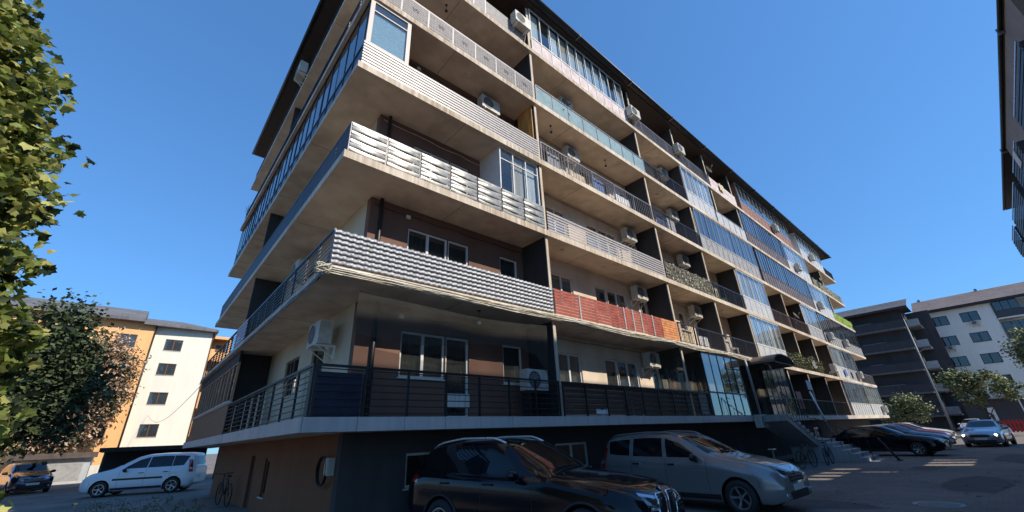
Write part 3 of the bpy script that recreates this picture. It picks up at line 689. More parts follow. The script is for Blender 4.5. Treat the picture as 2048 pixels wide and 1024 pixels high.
for z in lw:
    for x in (-2.75, -6.6, -10.5): lwin(x, x + 1.35, z - .6, z + .7, LY - .35)
build(MB().box(4.96, 6.6, LY + 1.2, LY + 8, 0, 13.6), 'wall', ORAN, LB)
for z in (4.3, 7.1, 9.9, 12.2):
    s = build(MB().box(5.2, 6.9, LY + .1, LY + 1.19, z - 1.1, z - .95), 'balcony_slab', ORAN, LB); bx('balcony_parapet', 5.22, 6.88, LY + .1, LY + .2, z - .949, z - .1, ORAN, LB); bx('balcony_recess', 5.6, 6.5, LY + 1.17, LY + 1.195, z - .9, z + .9, BROWNF, LB)
build(MB().box(6.7, 6.95, LY + .08, LY + 1.2, 0, 13.8).box(5.2, 6.95, LY + .08, LY + 1.3, 13.6, 13.9), 'balcony_frame', ORAN, LB)
build(MB().box(-13.9, 5.1, LY + .3, LY + 10, 0, 14.1), 'inner_wall', INTER, LB)
rr = MB(); rr.add([(-1.2, LY - 1.0, 14.2), (5.35, LY - .7, 14.2), (5.35, LY + 11, 14.2), (-1.2, LY + 11, 14.2), (-1.2, LY - 1, 14.45), (5.35, LY - .7, 14.45), (2.2, LY + 5, 16.2), (-1.2, LY + 5, 16.2), (5.35, LY + 11, 14.45), (-1.2, LY + 11, 14.45)], [(0, 1, 5, 4), (4, 5, 6, 7), (5, 8, 6), (1, 2, 8, 5), (0, 3, 2, 1), (6, 8, 9, 7), (0, 4, 7, 9, 3)])
build(rr, 'roof', ROOFT, LB)
rr = MB(); rr.add([(-15, LY - 1.2, 14.4), (-1.21, LY - 1.2, 14.4), (-1.21, LY + 11, 14.4), (-15, LY + 11, 14.4), (-15, LY - 1.2, 14.7), (-1.21, LY - 1.2, 14.7), (-1.21, LY + 4.5, 16.9), (-15, LY + 4.5, 16.9), (-1.21, LY + 11, 14.7), (-15, LY + 11, 14.7)], [(0, 1, 5, 4), (4, 5, 6, 7), (1, 2, 8, 6, 5), (0, 3, 2, 1), (6, 8, 9, 7), (0, 4, 7, 9, 3)])
build(rr, 'roof', ROOFT, LB)
build(MB().tube([(-.12, LY - .45, 0), (-.12, LY - .45, 14.2)], .07, 8), 'downpipe', DARKM, LB, smooth=True)
build(MB().tube([(5.0, LY - .05, 0), (5.0, LY - .05, 14.2)], .05, 8), 'downpipe', BROWNF, LB, smooth=True)
# garage and low wall in front of it
GA = thing('garage', (-2.6, 51, 0), 'low grey garage with a roller door below the orange house', 'garage')
build(MB().box(-6, -1.5, 50.1, 54, 0, 1.75), 'wall', stain('pale_grey_render', (.42, .45, .46), (.33, .36, .37), .8), GA)
build(MB().box(-6.2, -1.3, 49.7, 54.2, 1.75, 2.15), 'roof', mat('brown_roof_edge', (.10, .075, .06), .8, 0, .3, 3), GA)
for k in range(11): bx('door_slat', -5.4, -1.9, 50.06, 50.095, .06 + k * .152, .06 + k * .152 + .146, GREYP, GA)
build(MB().box(-1.45, 2.4, 50.3, 50.5, 0, 1.15), 'low_wall', stain('pale_wall', (.62, .60, .52), (.5, .48, .42), .9), GA)
SW = stain('pale_kerb', (.5, .49, .45), (.4, .39, .36), .9)
build(MB().box(-30, 5.2, 48.2, 49.6, 0, .14), 'pavement', SW, kind='structure')
CP = thing('carport', (2.2, 40, 0), 'low dark carport roof behind the white people carrier', 'carport')
build(MB().box(-.9, 5.6, 37.0, 44, 2.0, 2.22), 'roof', mat('dark_green_felt', (.02, .022, .02), .9, 0, .3, 3), CP)
for x, y in ((-.6, 37.3), (5.3, 37.3), (-.6, 43.6), (5.3, 43.6)): build(MB().box(x - .05, x + .05, y - .05, y + .05, 0, 2.0), 'post', DARKM, CP)
build(MB().box(-.55, 5.25, 43.55, 43.6, 0, 2.0), 'back_wall_panel', DARKM, CP)

# ------------------------------------------------------------------ the two buildings beyond the street at the right
RB = thing('apartment_block', (90, -3, 0), 'pale five storey block with dark framed windows beyond the right trees', 'building')
RW = stain('pale_stone_render', (.78, .74, .66), (.66, .62, .55), .9, 1, .4); RROOF = stain('brown_tile_roof', (.30, .24, .21), (.20, .16, .14), .85, 1, .8, .5)
RX = 83
wins = []
for j, z in enumerate((14.2 - .05, 11.35, 8.55, 5.75, 3.0)):
    for y in (1.15, -1.85): wins.append((y, y + 1.75, z - .68, z + .62))
def multislot_y(y0, y1, x0, x1, z0, z1, rects):
    t = multislot(y0, y1, x0, x1, z0, z1, rects); m_ = MB(); m_.v = [(b_, a, c) for a, b_, c in t.v]; m_.f = [tuple(reversed(q)) for q in t.f]; m_.m = t.m; return m_
build(multislot_y(-3.25, 3.6, RX, RX + .25, 0, 15.6, wins), 'wall', RW, RB)
for a, b_, c, d in wins: window(a, b_, c, d, RB, 2, axis='y', pos=RX, fm=DARKM, gm=PANEB, curt=CURT if R.random() < .4 else None, bar=.08)
build(MB().box(RX + 1, RX + 1.25, -12, -3.26, 0, 15.6).box(RX + .25, RX + 1, -3.3, -3.26, 0, 15.6), 'wall', RW, RB)
for z in (13.3, 10.5, 7.7, 4.9, 2.1):
    bx('balcony_slab', RX - .2, RX + 1, -12, -3.31, z - .15, z, RW, RB); bx('balcony_parapet', RX - .2, RX - .14, -12, -3.4, z, z + .9, mat('dark_blue_grey_panel', (.05, .055, .065), .6), RB)
    gl = build(MB().box(RX - .2, RX - .14, -5.6, -3.4, z + .9, z + 2.2), 'glazed_balcony', DARKM, RB)
    for q in range(3): bx('pane', RX - .215, RX - .21, -5.55 + q * .72, -4.9 + q * .72, z + .96, z + 2.14, PANEB, gl)
    bx('shade', RX + .9, RX + .99, -10.5, -7.2, z + .9, z + 1.9, CREAM, RB)
build(MB().box(RX + 1.5, RX + 12, -12, 3.5, 0, 15.4), 'inner_wall', INTER, RB)
def tiled_roof(x0, y0, y1, z0, rise, run, parent, m=RROOF, row=.42):
    """roof plane facing the street made of overlapping tile courses"""
    n = int(run / row)
    for k in range(n):
        a, b_ = k / n, (k + 1) / n
        xa, xb, za, zb_ = x0 + run * a, x0 + run * b_, z0 + rise * a, z0 + rise * b_
        c = MB().add([(xa, y0, za + .06), (xb + .05, y0, zb_ + .03), (xb + .05, y1, zb_ + .03), (xa, y1, za + .06), (xa, y0, za), (xb, y0, zb_ - .02), (xb, y1, zb_ - .02), (xa, y1, za)], [(0, 3, 2, 1), (4, 5, 6, 7), (0, 4, 7, 3), (0, 1, 5, 4), (3, 7, 6, 2), (1, 2, 6, 5)])
        build(c, 'tile_course', m, parent)
rb = build(MB().box(RX - .7, RX - .5, -13, 4.3, 15.45, 15.75).box(RX - .5, RX, -13, 4.3, 15.45, 15.5), 'roof', SOFW, RB)
tiled_roof(RX - .6, -13, 4.3, 15.75, 2.6, 6.2, rb)
for y in (-3.0, 3.2): bx('roof_vent', RX + 5.2, RX + 5.5, y, y + .3, 17.9, 18.6, GREYM, rb)
RD = thing('apartment_block', (82, 9, 0), 'dark grey five storey block with long dark balconies behind the lamp pole', 'building')
DG = stain('dark_grey_render', (.055, .052, .055), (.035, .033, .035), .85); DG2 = stain('grey_band', (.14, .135, .135), (.1, .1, .1), .85)
DX = 77.2
build(MB().box(DX, DX + .25, 5.15, 14, 0, 15.7).box(DX + .26, 90, 5.0, 5.14, 0, 15.7), 'wall', DG, RD)
for z in (13.2, 10.4, 7.6, 4.8, 2.0):
    bx('balcony_slab', DX - 1.1, DX, 5.3, 14, z - .2, z, DG2, RD); bx('balcony_parapet', DX - 1.1, DX - 1.02, 5.3, 14, z, z + 1.0, DG, RD)
    for y in (5.9, 8.3, 10.4):
        if R.random() < .8: window(y, y + 1.2, z + 1.0, z + 2.1, RD, 2, axis='y', pos=DX, fm=R.choice([UPVC, DARKM]), gm=PANEB, bar=.06)
    bx('blind', DX - 1.12, DX - 1.105, 7.6 + R.random() * 2, 10.4, z + 1.05, z + 1.15, DG2, RD)
    # recess with small balconies between the two fronts
    bx('balcony_slab', DX - .3, DX + 3, 3.75, 4.95, z - .15, z, DG2, RD); bx('balcony_parapet', DX - .3, DX - .22, 3.75, 4.95, z, z + .9, GREYP, RD)
build(MB().box(DX + 3, DX + 3.2, 2.6, 4.98, 0, 15.5).box(DX + 3.21, RX + .5, 3.61, 3.74, 0, 15.5), 'wall', DG, RD)
rd = build(MB().box(DX - 1.5, DX - 1.35, 4.2, 15, 15.6, 15.85).box(DX - 1.35, DX + 3, 4.2, 15, 15.6, 15.65), 'roof', SOFW, RD)
tiled_roof(DX - 1.45, 4.2, 15, 15.85, 1.9, 5.5, rd, stain('grey_brown_tile_roof', (.26, .24, .23), (.18, .165, .16), .85, 1, .8, .5))
# lamp pole
LP = thing('lamp_pole', (70, 4.69, 0), 'tall pale lamp pole standing in front of the dark grey block', 'pole')
build(MB().tube([(70, 4.69, 0), (70, 4.67, 13.2)], [.12, .06], 10), 'pole', mat('galvanised_pole', (.28, .28, .27), .6, .1), LP, smooth=True)
build(MB().tube([(70, 4.67, 9.0), (69.9, 4.2, 9.25), (69.9, 3.9, 9.3)], .05, 6).box(69.7, 70.1, 3.4, 3.95, 9.22, 9.34), 'lamp_arm', GREYM, LP)

# ------------------------------------------------------------------ trees
LF1 = [mat('maple_leaf_green', (.22, .27, .06), .55, 0, .35, 6), mat('maple_leaf_yellow', (.55, .54, .17), .55, 0, .3, 6), mat('maple_leaf_shaded', (.035, .055, .02), .5, 0, .4, 6)]  # the darkest one paints the shaded gaps of the crown
BARK = mat('bark', (.09, .07, .055), .9, 0, .5, 6, .6)
mp = [(0, 0), (.10, -.07), (.30, -.14), (.30, .02), (.50, .16), (.33, .26), (.27, .42), (.15, .42), (0, .66)]
maple_pts = mp + [(-a, b_) for a, b_ in reversed(mp[1:-1])]
def leaf_geom(s, fold=.15):
    return [(a * s, b_ * s, -abs(a) * s * fold) for a, b_ in maple_pts]
def rot_rand(down=.5):
    z = Vector((R.gauss(0, .95), R.gauss(0, .95), 1)).normalized(); y = Vector((R.gauss(0, 1), R.gauss(0, 1), -down)); y = (y - z * y.dot(z)).normalized(); x = y.cross(z)
    return Matrix((x, y, z)).transposed()
def trunk(mb, base, tips, r0=.16):
    for t in tips:
        b_ = Vector(base); e = Vector(t); k = (e - b_); pts = [b_ + k * (i / 5) + Vector((R.uniform(-.08, .08), R.uniform(-.08, .08), 0)) * (i > 0) * (i / 3) + Vector((0, 0, .35 * math.sin(math.pi * i / 5))) for i in range(6)]
        mb.tube(pts, [r0 * (1 - .15 * i) for i in range(6)], 7)
for m_ in LF1:      # light shines through thin leaves
    n_, l_ = m_.node_tree.nodes, m_.node_tree.links; b_ = n_['Principled BSDF']; tr = n_.new('ShaderNodeBsdfTranslucent'); ms_ = n_.new('ShaderNodeMixShader'); ms_.inputs[0].default_value = .4
    c_ = b_.inputs['Base Color'].links[0].from_socket; l_.new(c_, tr.inputs[0]); l_.new(b_.outputs[0], ms_.inputs[1]); l_.new(tr.outputs[0], ms_.inputs[2]); l_.new(ms_.outputs[0], n_['Material Output'].inputs[0])
def PLF(pts):
    def f(x):
        for (a, b_), (c, d) in zip(pts, pts[1:]):
            if x <= c: return b_ + (d - b_) * (x - a) / (c - a)
        return pts[-1][1]
    return f
MT = thing('maple_tree', (-3.1, 6.9, 0), 'sunlit maple tree with large green and yellow leaves at the left edge', 'tree')
tb = MB().tube([(-3.1, 6.9, 0), (-3.05, 6.9, 1.2), (-3.0, 6.95, 2.6), (-3.0, 7.0, 4.4), (-3.1, 7.0, 6.0)], [.17, .14, .12, .09, .04], 9)
clumps = []
OUTL = PLF([(1.2, -.75), (1.77, -.86), (2.5, -.9), (2.8, -.85), (3.3, -1.05), (3.6, -1.12), (4.1, -1.2), (4.5, -1.12), (4.7, -1.06), (5.0, -1.35), (5.4, -1.4), (5.8, -1.62), (6.2, -1.55), (6.9, -1.95), (7.3, -2.2), (7.6, -3.0)])
for i in range(560):
    z = R.uniform(1.0, 7.45); o_ = OUTL(z) - .20 + R.uniform(-.3, .0) + .08 * math.sin(z * 7)
    d = abs(R.gauss(0, .9)) if R.random() < .75 else R.uniform(0, 3.2)
    clumps.append(Vector((o_ - d, 7.0 + R.uniform(-.8, 1.0) * min(1, .35 + d), z)))
for c in clumps[:26]: trunk(tb, (-3.05, 6.95, max(1.3, c.z - .9)), [c], .035)
build(tb, 'trunk', BARK, MT, smooth=True)
lm = [MB() for _ in range(3)]
allp = []
for c in clumps:
    hash_ = R.random()
    for j in range(27):
        p = c + Vector((R.gauss(0, .15), R.gauss(0, .15), R.gauss(0, .13))); allp.append((p, hash_))
def campx(p):
    d = p - Vector((0, 0, 1.65)); z = d.dot(cF); return (d.dot(cR) / z * 811 + 1024, 512 - d.dot(cU) / z * 811, z) if z > .1 else (-9999, 0, z)
allp.sort(key=lambda p: (campx(p[0])[0] < -10, campx(p[0])[2]))
single = []
for mi in range(3):
    for sv in (0, 1): single.append(MB().add(leaf_geom(.14 + .04 * sv, .25 + .3 * sv), [tuple(range(len(maple_pts)))]).mesh('leaf', LF1[mi]))
def leafmat(c=0): q = (R.random() + c) / 2 if R.random() < .8 else R.random(); return 1 if q < .36 else (2 if q > .66 else 0)
for i, (p, hc) in enumerate(allp):
    rm = rot_rand(.7); mi = leafmat(hc)
    if i < 290:
        link('leaf', single[mi * 2 + (i % 2)], MT, mw=Matrix.Translation(p) @ rm.to_4x4())
    else:
        s_ = R.uniform(.11, .21); lm[mi].add([tuple(p + rm @ Vector(q)) for q in leaf_geom(s_, R.uniform(.1, .8))], [tuple(range(len(maple_pts)))])
for mi in range(3): build(lm[mi], 'crown', LF1[mi], MT, kind='stuff')

def leafy(name, label, cat, base, blobs, n, size, mats, tr=.14, group=None, tips=None, droop=.3, narrow=.35, wts=None, seed=1):
    t = thing(name, base, label, cat, group); mb = MB(); b_ = Vector(base)
    tops = [Vector(c) for c, r in blobs]
    mb.tube([b_, b_ + Vector((.05, .02, (tops[0].z) * .35)), b_ * .4 + Vector((tops[0].x, tops[0].y, tops[0].z * .8)) * .6], [tr, tr * .8, tr * .5], 8)
    for c in tops[1:]: trunk(mb, b_ * .7 + Vector((tops[0].x, tops[0].y, tops[0].z * .8)) * .3, [c], tr * .35)
    build(mb, 'trunk', BARK, t, smooth=True)
    ms = [MB() for _ in mats]; vol = [r[0] * r[1] * r[2] for c, r in blobs]; tv = sum(vol)
    for (c, r), v_ in zip(blobs, vol):
        k = int(n * v_ / tv); sub = max(6, k // 45)
        cl = []
        for _ in range(sub):
            d = Vector((R.gauss(0, 1), R.gauss(0, 1), R.gauss(0, 1))).normalized() * R.uniform(.45, 1.02)
            cl.append(Vector((c[0] + d.x * r[0], c[1] + d.y * r[1], c[2] + d.z * r[2])))
        sp = .20 * (r[0] + r[1] + r[2]) / 3
        for q in cl:
            mi = R.choices(range(len(mats)), wts)[0] if wts else R.randrange(len(mats))
            for _ in range(45):
                p = q + Vector((R.gauss(0, sp), R.gauss(0, sp), R.gauss(0, sp))); rm = rot_rand(droop * 3); s_ = size * R.uniform(.6, 1.3)
                m2 = mi if R.random() < .8 else R.randrange(len(mats))
                ms[m2].add([tuple(p + rm @ Vector(u)) for u in ((0, 0, 0), (narrow * s_, .5 * s_, -.03 * s_), (0, s_, 0), (-narrow * s_, .5 * s_, .03 * s_))], [(0, 1, 2, 3)])
    for m_, k in zip(ms, mats): build(m_, 'crown', k, t, kind='stuff')
    return t
DK = [mat('dark_foliage', (.05, .075, .032), .7, 0, .4, 2), mat('dark_foliage_green', (.06, .085, .032), .7, 0, .4, 2)]
RU = [mat('rust_foliage', (.52, .36, .24), .75, 0, .4, 2), mat('rust_foliage_dark', (.24, .15, .09), .75, 0, .4, 2)]
OL = [mat('olive_foliage', (.24, .27, .11), .7, 0, .4, 2), mat('olive_foliage_pale', (.38, .40, .20), .7, 0, .3, 2), mat('olive_foliage_dark', (.10, .13, .05), .7, 0, .4, 2)]
leafy('dark_tree', 'broad dark green tree between the maple and the orange house', 'tree', (-5.4, 38, 0), [((-4.7, 38, 6.6), (2.2, 2.0, 4.4)), ((-6.5, 38.5, 5), (2.4, 2, 3.6)), ((-3.5, 38, 5.6), (1.7, 1.5, 3.2)), ((-7.5, 37, 3), (2.2, 2, 2.8))], 24000, .3, DK, .22)
leafy('rusty_tree', 'thin tree with drooping rust brown leaves before the orange house', 'tree', (-4.4, 53, 0), [((-3.0, 53, 8.6), (2.2, 1.2, 4.2)), ((-1.7, 53, 7.2), (1.3, 1, 2.6)), ((-4.6, 53, 4.0), (2.6, 1.3, 2.0))], 15000, .34, RU + [RU[0], DK[1]], .18, droop=.6, narrow=.22)
leafy('bush', 'dark bushes filling the lower left corner behind the small car', 'shrub', (-6.5, 30, 0), [((-6.3, 31, 1.2), (1.6, 1.2, 1.6)), ((-7.6, 30, 1.8), (1.8, 1.2, 2.2)), ((-5.3, 33, .8), (.8, .9, .9))], 3500, .22, DK, .06)
leafy('street_tree', 'spreading olive green street tree above the parked cars at the right', 'tree', (60, 1.0, 0), [((60, 2.2, 4.9), (1.3, 1.4, 1.1)), ((60, .6, 4.6), (1.2, 1.3, .9)), ((60, -.6, 3.8), (1.0, 1.1, .8)), ((60, 1.7, 3.4), (.9, 1.0, .7))], 6000, .22, OL, .13)
leafy('street_tree', 'tall olive green tree cut by the right edge of the view', 'tree', (58, -3.9, 0), [((58, -3.1, 7.0), (1.3, 1.4, 1.6)), ((58, -4.2, 8.0), (1.3, 1.4, 1.4)), ((58, -4.0, 5.6), (1.3, 1.2, 1.3)), ((58, -5.5, 7), (1.5, 1.5, 2))], 6500, .22, OL, .15)
leafy('shrub', 'bushy olive shrub at the far end of the long facade', 'shrub', (61, 6.7, 0), [((61, 6.6, 2.9), (1.3, 1.3, 1.4)), ((61, 7.8, 2.5), (1.0, 1.2, 1.2)), ((61, 5.6, 2.2), (.8, .8, 1.0))], 4500, .2, OL, .06)
# weeds on the left kerb
wd = thing('weeds', (.9, 17.6, 0), 'low straggling weeds on the ground beside the left basement wall', 'weeds')
mb = MB(); c_ = []
for i in range(46):
    bx_, by_ = R.uniform(-.6, 2.4), R.uniform(15.6, 21.5); hgt = R.uniform(.12, .5)
    p = Vector((bx_, by_, 0)); e = p + Vector((R.uniform(-.3, .3), R.uniform(-.3, .3), hgt)); mb.tube([p, p.lerp(e, .5) + Vector((0, 0, .04)), e], .006, 4)
    c_.append((p, e))
build(mb, 'stems', mat('weed_stem', (.14, .14, .08), .8), wd, kind='stuff')
mb = MB()
for p, e in c_:
    for j in range(16):
        q = p.lerp(e, R.uniform(.2, 1)) + Vector((R.gauss(0, .06), R.gauss(0, .06), R.gauss(0, .04))); q.z = max(q.z, .02); rm = rot_rand(.3); s_ = R.uniform(.04, .09)
        mb.add([tuple(q + rm @ Vector(u)) for u in ((0, 0, 0), (.3 * s_, .5 * s_, 0), (0, s_, 0), (-.3 * s_, .5 * s_, 0))], [(0, 1, 2, 3)])
build(mb, 'weed_leaves', OL[2], wd, kind='stuff')

# ------------------------------------------------------------------ cars
def PL(pts):
    def f(x):
        if x <= pts[0][0]: return pts[0][1]
        for (a, b_), (c, d) in zip(pts, pts[1:]):
            if x <= c: return b_ + (d - b_) * (x - a) / (c - a)
        return pts[-1][1]
    return f
def smooth_fn(f, w, n=5): return lambda x: sum(f(x + w * (i / (n - 1) * 2 - 1)) for i in range(n)) / n
def catmull(ps, k):
    out = []
    for i in range(len(ps) - 1):
        p0 = ps[max(i - 1, 0)]; p1 = ps[i]; p2 = ps[i + 1]; p3 = ps[min(i + 2, len(ps) - 1)]
        for j in range(k):
            t = j / k
            out.append(tuple(.5 * ((2 * b_) + (-a + c) * t + (2 * a - 5 * b_ + 4 * c - d) * t * t + (-a + 3 * b_ - 3 * c + d) * t ** 3) for a, b_, c, d in zip(p0, p1, p2, p3)))
    out.append(ps[-1]); return out
def paint(name, col, metal=.6, rough=.28, coat=.8, spec=.5):
    return mat(name, col, rough, metal, coat=coat, spec=spec)
CGL = mat('tinted_car_glass', (.006, .008, .010), .04, 0, spec=.42)
TYRE = mat('tyre_rubber', (.018, .018, .019), .8, 0, .2, 30); TRIM = mat('black_trim', (.02, .02, .021), .6, 0, .2, 20)
RIM = mat('alloy_rim', (.42, .42, .43), .3, .8); CHROME = mat('chrome', (.75, .75, .76), .12, 1.)
LAMP = mat('headlamp_glass', (.42, .47, .52), .08, .4, coat=1); LAMPD = mat('headlamp_inner', (.05, .06, .07), .15, .5, coat=1)
REDL = mat('tail_lamp', (.35, .012, .01), .12, 0, coat=1); PLATE = mat('number_plate', (.65, .65, .62), .4)
def rimmesh(r, w_, style=5):
    mb = MB(); mb.disc((0, 0, 0), (0, 1, 0), r, 28, w_, 0, r * .9)
    mb.disc((0, w_ * .25, 0), (0, 1, 0), r * .2, 14, w_ * .35, 0)
    for k in range(style):
        a = 2 * math.pi * k / style
        for da in (-.13, .13):
            c, s = math.cos(a + da * .6), math.sin(a + da * .6); px, pz = -s, c; hw = r * .055
            p = [(c * r * .15 + px * hw, w_ * .22, s * r * .15 + pz * hw), (c * r * .93 + px * hw * .8, w_ * .42, s * r * .93 + pz * hw * .8), (c * r * .93 - px * hw * .8, w_ * .42, s * r * .93 - pz * hw * .8), (c * r * .15 - px * hw, w_ * .22, s * r * .15 - pz * hw)]
            q = [(x, y - .03, z) for x, y, z in p]
            mb.add(p + q, [(0, 1, 2, 3), (7, 6, 5, 4), (0, 4, 5, 1), (2, 6, 7, 3), (1, 5, 6, 2)])
    return mb
def lathe_y(prof, n=32):
    """prof: list of (y, r)"""
    mb = MB(); m_ = len(prof)
    for j in range(n):
        t = 2 * math.pi * j / n
        for y, r in prof: mb.v.append((r * math.cos(t), y, r * math.sin(t)))
    for j in range(n):
        q = (j + 1) % n
        for i in range(m_ - 1): mb.f.append((j * m_ + i, j * m_ + i + 1, q * m_ + i + 1, q * m_ + i)); mb.m.append(0)
    return mb
def car(name, loc, heading, s, label, cat='car', lights=None, fine=True):
    rz = rad(heading); root = thing(name, (loc[0], loc[1], 0), label, cat, rz=rz); W = WM[root]
    L = s['L']; st = .035 if fine else .07
    F = {k: smooth_fn(PL(v), .05) for k, v in s['prof'].items()}
    xs = []; x = 0
    while x < L: xs.append(x); x += st if .3 < x < L - .3 else st * .5
    xs.append(L)
    rings = []
    for x in xs:
        e = .012; xc = min(max(x, e), L - e)
        zl, wm, zb, wb, zt, wt = (F[k](xc) for k in ('zl', 'wm', 'zb', 'wb', 'zt', 'wt')); cr = s.get('crown', .03)
        tp = 1 - s.get('nose', .2) * max(0, 1 - x / .5) ** 2.2 - s.get('tail', .1) * max(0, 1 - (L - x) / .4) ** 2.2
        ctl = [(0, zl), (wm * .8, zl), (wm * .95, zl + .03), (wm, zl + .2), (wm * 1.0, (zl + zb) * .5 + .03), (wm * .985, zb - .10), (wb, zb), ((wb + wt) / 2 + .012, (zb + zt) / 2), (wt, zt - .05), (wt - .09, zt - .004), (wt * .5, zt + cr * .75), (0, zt + cr)]
        half = catmull(ctl, 3); ring = [(y * tp, z) for y, z in half]
        ring = ring + [(-y, z) for y, z in reversed(ring[1:-1])]
        rings.append(ring)
    nr = len(rings[0]); V = []; 
    for x, r in zip(xs, rings): V += [Vector((-x, y, z)) for y, z in r]
    ra = s['ra']; arches = [(s['fa'], s['rw']), (s['fa'] + s['wb'], s['rw'])]
    inside = set()
    for i, p in enumerate(V):
        if abs(p.y) > .5:
            for ax, zc in arches:
                dx, dz = -p.x - ax, p.z - zc; d = math.hypot(dx, dz)
                if d < ra:
                    inside.add(i)
                    if d > ra - .075 and d > 1e-3: p.x = -(ax + dx / d * ra); p.z = zc + dz / d * ra; inside.discard(i)
    faces = []
    for i in range(len(xs) - 1):
        for j in range(nr):
            f = (i * nr + j, (i + 1) * nr + j, (i + 1) * nr + (j + 1) % nr, i * nr + (j + 1) % nr)
            if any(q in inside for q in f): continue
            faces.append(f)
    n0 = (len(xs) - 1) * nr
    hf = nr // 2
    for base, rev in ((0, False), (n0, True)):
        for j in range(hf):
            a, b_, c, d = base + j, base + j + 1, base + (nr - j - 1) % nr, base + (nr - j) % nr
            q = [a, b_, c] if j == 0 else ([a, b_, d] if j == hf - 1 else [a, b_, c, d])
            q = tuple(q if not rev else reversed(q)); 
            if len(set(q)) == len(q): faces.append(q)
    me = bpy.data.meshes.new('car_body'); me.from_pydata([tuple(p) for p in V], [], faces); me.materials.append(s['paint'])
    bm = bmesh.new(); bm.from_mesh(me); bmesh.ops.recalc_face_normals(bm, faces=bm.faces); 
    for e in bm.edges:
        if e.calc_face_angle(0) > 1.0: e.smooth = False
    bm.to_mesh(me); bm.free()
    me.polygons.foreach_set('use_smooth', [True] * len(me.polygons))
    body = link('car_body', me, root, mw=W)
    bvh = BVHTree.FromPolygons([tuple(p) for p in V], faces)
    def hit(o, d, off):
        h, n_, i, _ = bvh.ray_cast(Vector(o), Vector(d))
        if h is None: return None
        if n_.dot(Vector(d)) > 0: n_ = -n_
        return h + n_ * off
    def patch(nm, lo, hi, kind, m_, off=.005, side=1, par=None, nu=None, nv=5, th=True):
        """lo / hi: polylines with the same number of points in the view plane"""
        nu = nu or 6; pl, ph = [], []
        def dens(pp):
            out = []
            for a, b_ in zip(pp, pp[1:]):
                for k in range(nu): out.append((a[0] + (b_[0] - a[0]) * k / nu, a[1] + (b_[1] - a[1]) * k / nu))
            return out + [pp[-1]]
        A, B_ = dens(lo), dens(hi); vs = []; ok = {}; 
        for i, (a, b_) in enumerate(zip(A, B_)):
            for j in range(nv + 1):
                t = j / nv; u, v_ = a[0] + (b_[0] - a[0]) * t, a[1] + (b_[1] - a[1]) * t
                if kind == 'side': p = hit((-u, side * 3, v_), (0, -side, 0), off)
                elif kind == 'top': p = hit((-u, v_ * side, 4), (0, 0, -1), off)
                elif kind == 'front': p = hit((1, u * side, v_), (-1, 0, 0), off)
                elif kind == 'fdiag': p = hit((-.4 + 2 * .75, side * (u + 2 * .66), v_), (-.75, -side * .66, 0), off)
                else: p = hit((-L - 1, u * side, v_), (1, 0, 0), off)
                ok[(i, j)] = len(vs) if p is not None else None
                if p is not None: vs.append(tuple(p))
        fs = []
        for i in range(len(A) - 1):
            for j in range(nv):
                q = [ok[(i, j)], ok[(i + 1, j)], ok[(i + 1, j + 1)], ok[(i, j + 1)]]
                if None not in q and max((Vector(vs[a]) - Vector(vs[b_])).length for a in q for b_ in q) < .5: fs.append(tuple(q))
        if not fs: return None
        return link(nm, MB().add(vs, fs).mesh(nm, m_, True), par or root, mw=W)
    P_ = {'patch': patch, 'hit': hit, 'root': root, 'W': W, 'L': L, 's': s, 'F': F}
    # wheels and liners
    rw = s['rw']; ry = s['track'] 
    ty = lathe_y([(-.11, rw * .62), (-.115, rw * .72), (-.10, rw * .96), (-.07, rw), (.07, rw), (.10, rw * .96), (.115, rw * .72), (.105, rw * .66), (.06, rw * .64)])
    tm = ty.mesh('tyre', TYRE, True); rm = rimmesh(rw * .655, .17, s.get('spokes', 5)).mesh('rim', s.get('rim', RIM)); hm = MB().disc((0, 0, 0), (0, 1, 0), rw * .62, 24, .02).mesh('brake_disc', BLACK)
    for ax in (s['fa'], s['fa'] + s['wb']):
        for sd in (1, -1):
            mwl = W @ Matrix.Translation((-ax, sd * ry, rw)) @ (Matrix.Rotation(math.pi, 4, 'Z') if sd < 0 else Matrix.Identity(4))
            wh = link('wheel', hm, root, mw=mwl @ Matrix.Translation((0, -.02, 0))); link('tyre', tm, wh, mw=mwl); link('rim', rm, wh, mw=mwl @ Matrix.Translation((0, .015, 0)))
        ln = MB(); N = 18
        for sd in (1, -1):
            for k in range(N + 1):
                t = math.pi * (-.12 + 1.24 * k / N); cx, cz = -ax + (ra + .012) * math.cos(t), rw + (ra + .012) * math.sin(t)
                ln.v += [(cx, sd * (F['wm'](ax) - .03), cz), (cx, sd * .5, cz)]
        for g_ in (0, 1):
            b0 = g_ * 2 * (N + 1)
            for k in range(N): q = b0 + 2 * k; ln.f.append((q, q + 2, q + 3, q + 1)); ln.m.append(0)
        ln.box(-ax - ra, -ax + ra, -.52, .52, .15, rw + ra * .8)
        link('wheel_arch_liner', ln.mesh('wheel_arch_liner', BLACK), root, mw=W)
    # glass
    for sd in (1, -1):
        for lo, hi in s['side_glass']: patch('side_window', lo, hi, 'side', CGL, .004, sd)
        for x in s.get('seams', []):
            zb_ = F['zb'](x); patch('door_gap', [(x, .33), (x + .008, .33)], [(x + s.get('lean', 0), zb_ - .0), (x + .008 + s.get('lean', 0), zb_)], 'side', BLACK, .002, sd, nu=1, nv=14)
        for x in s.get('handles', []):
            p = hit((-x, sd * 3, s['hz']), (0, -sd, 0), 0)
            if p: link('door_handle', MB().box(p.x - .1, p.x + .1, p.y - .004, p.y + .03 * sd, p.z - .014, p.z + .014).mesh('door_handle', s.get('handle_m', s['paint'])), root, mw=W)
        mx, mz = s['mirror']; yb = F['wb'](mx) 
        mm = MB(); c = Vector((-mx, sd * (yb + .15), mz))
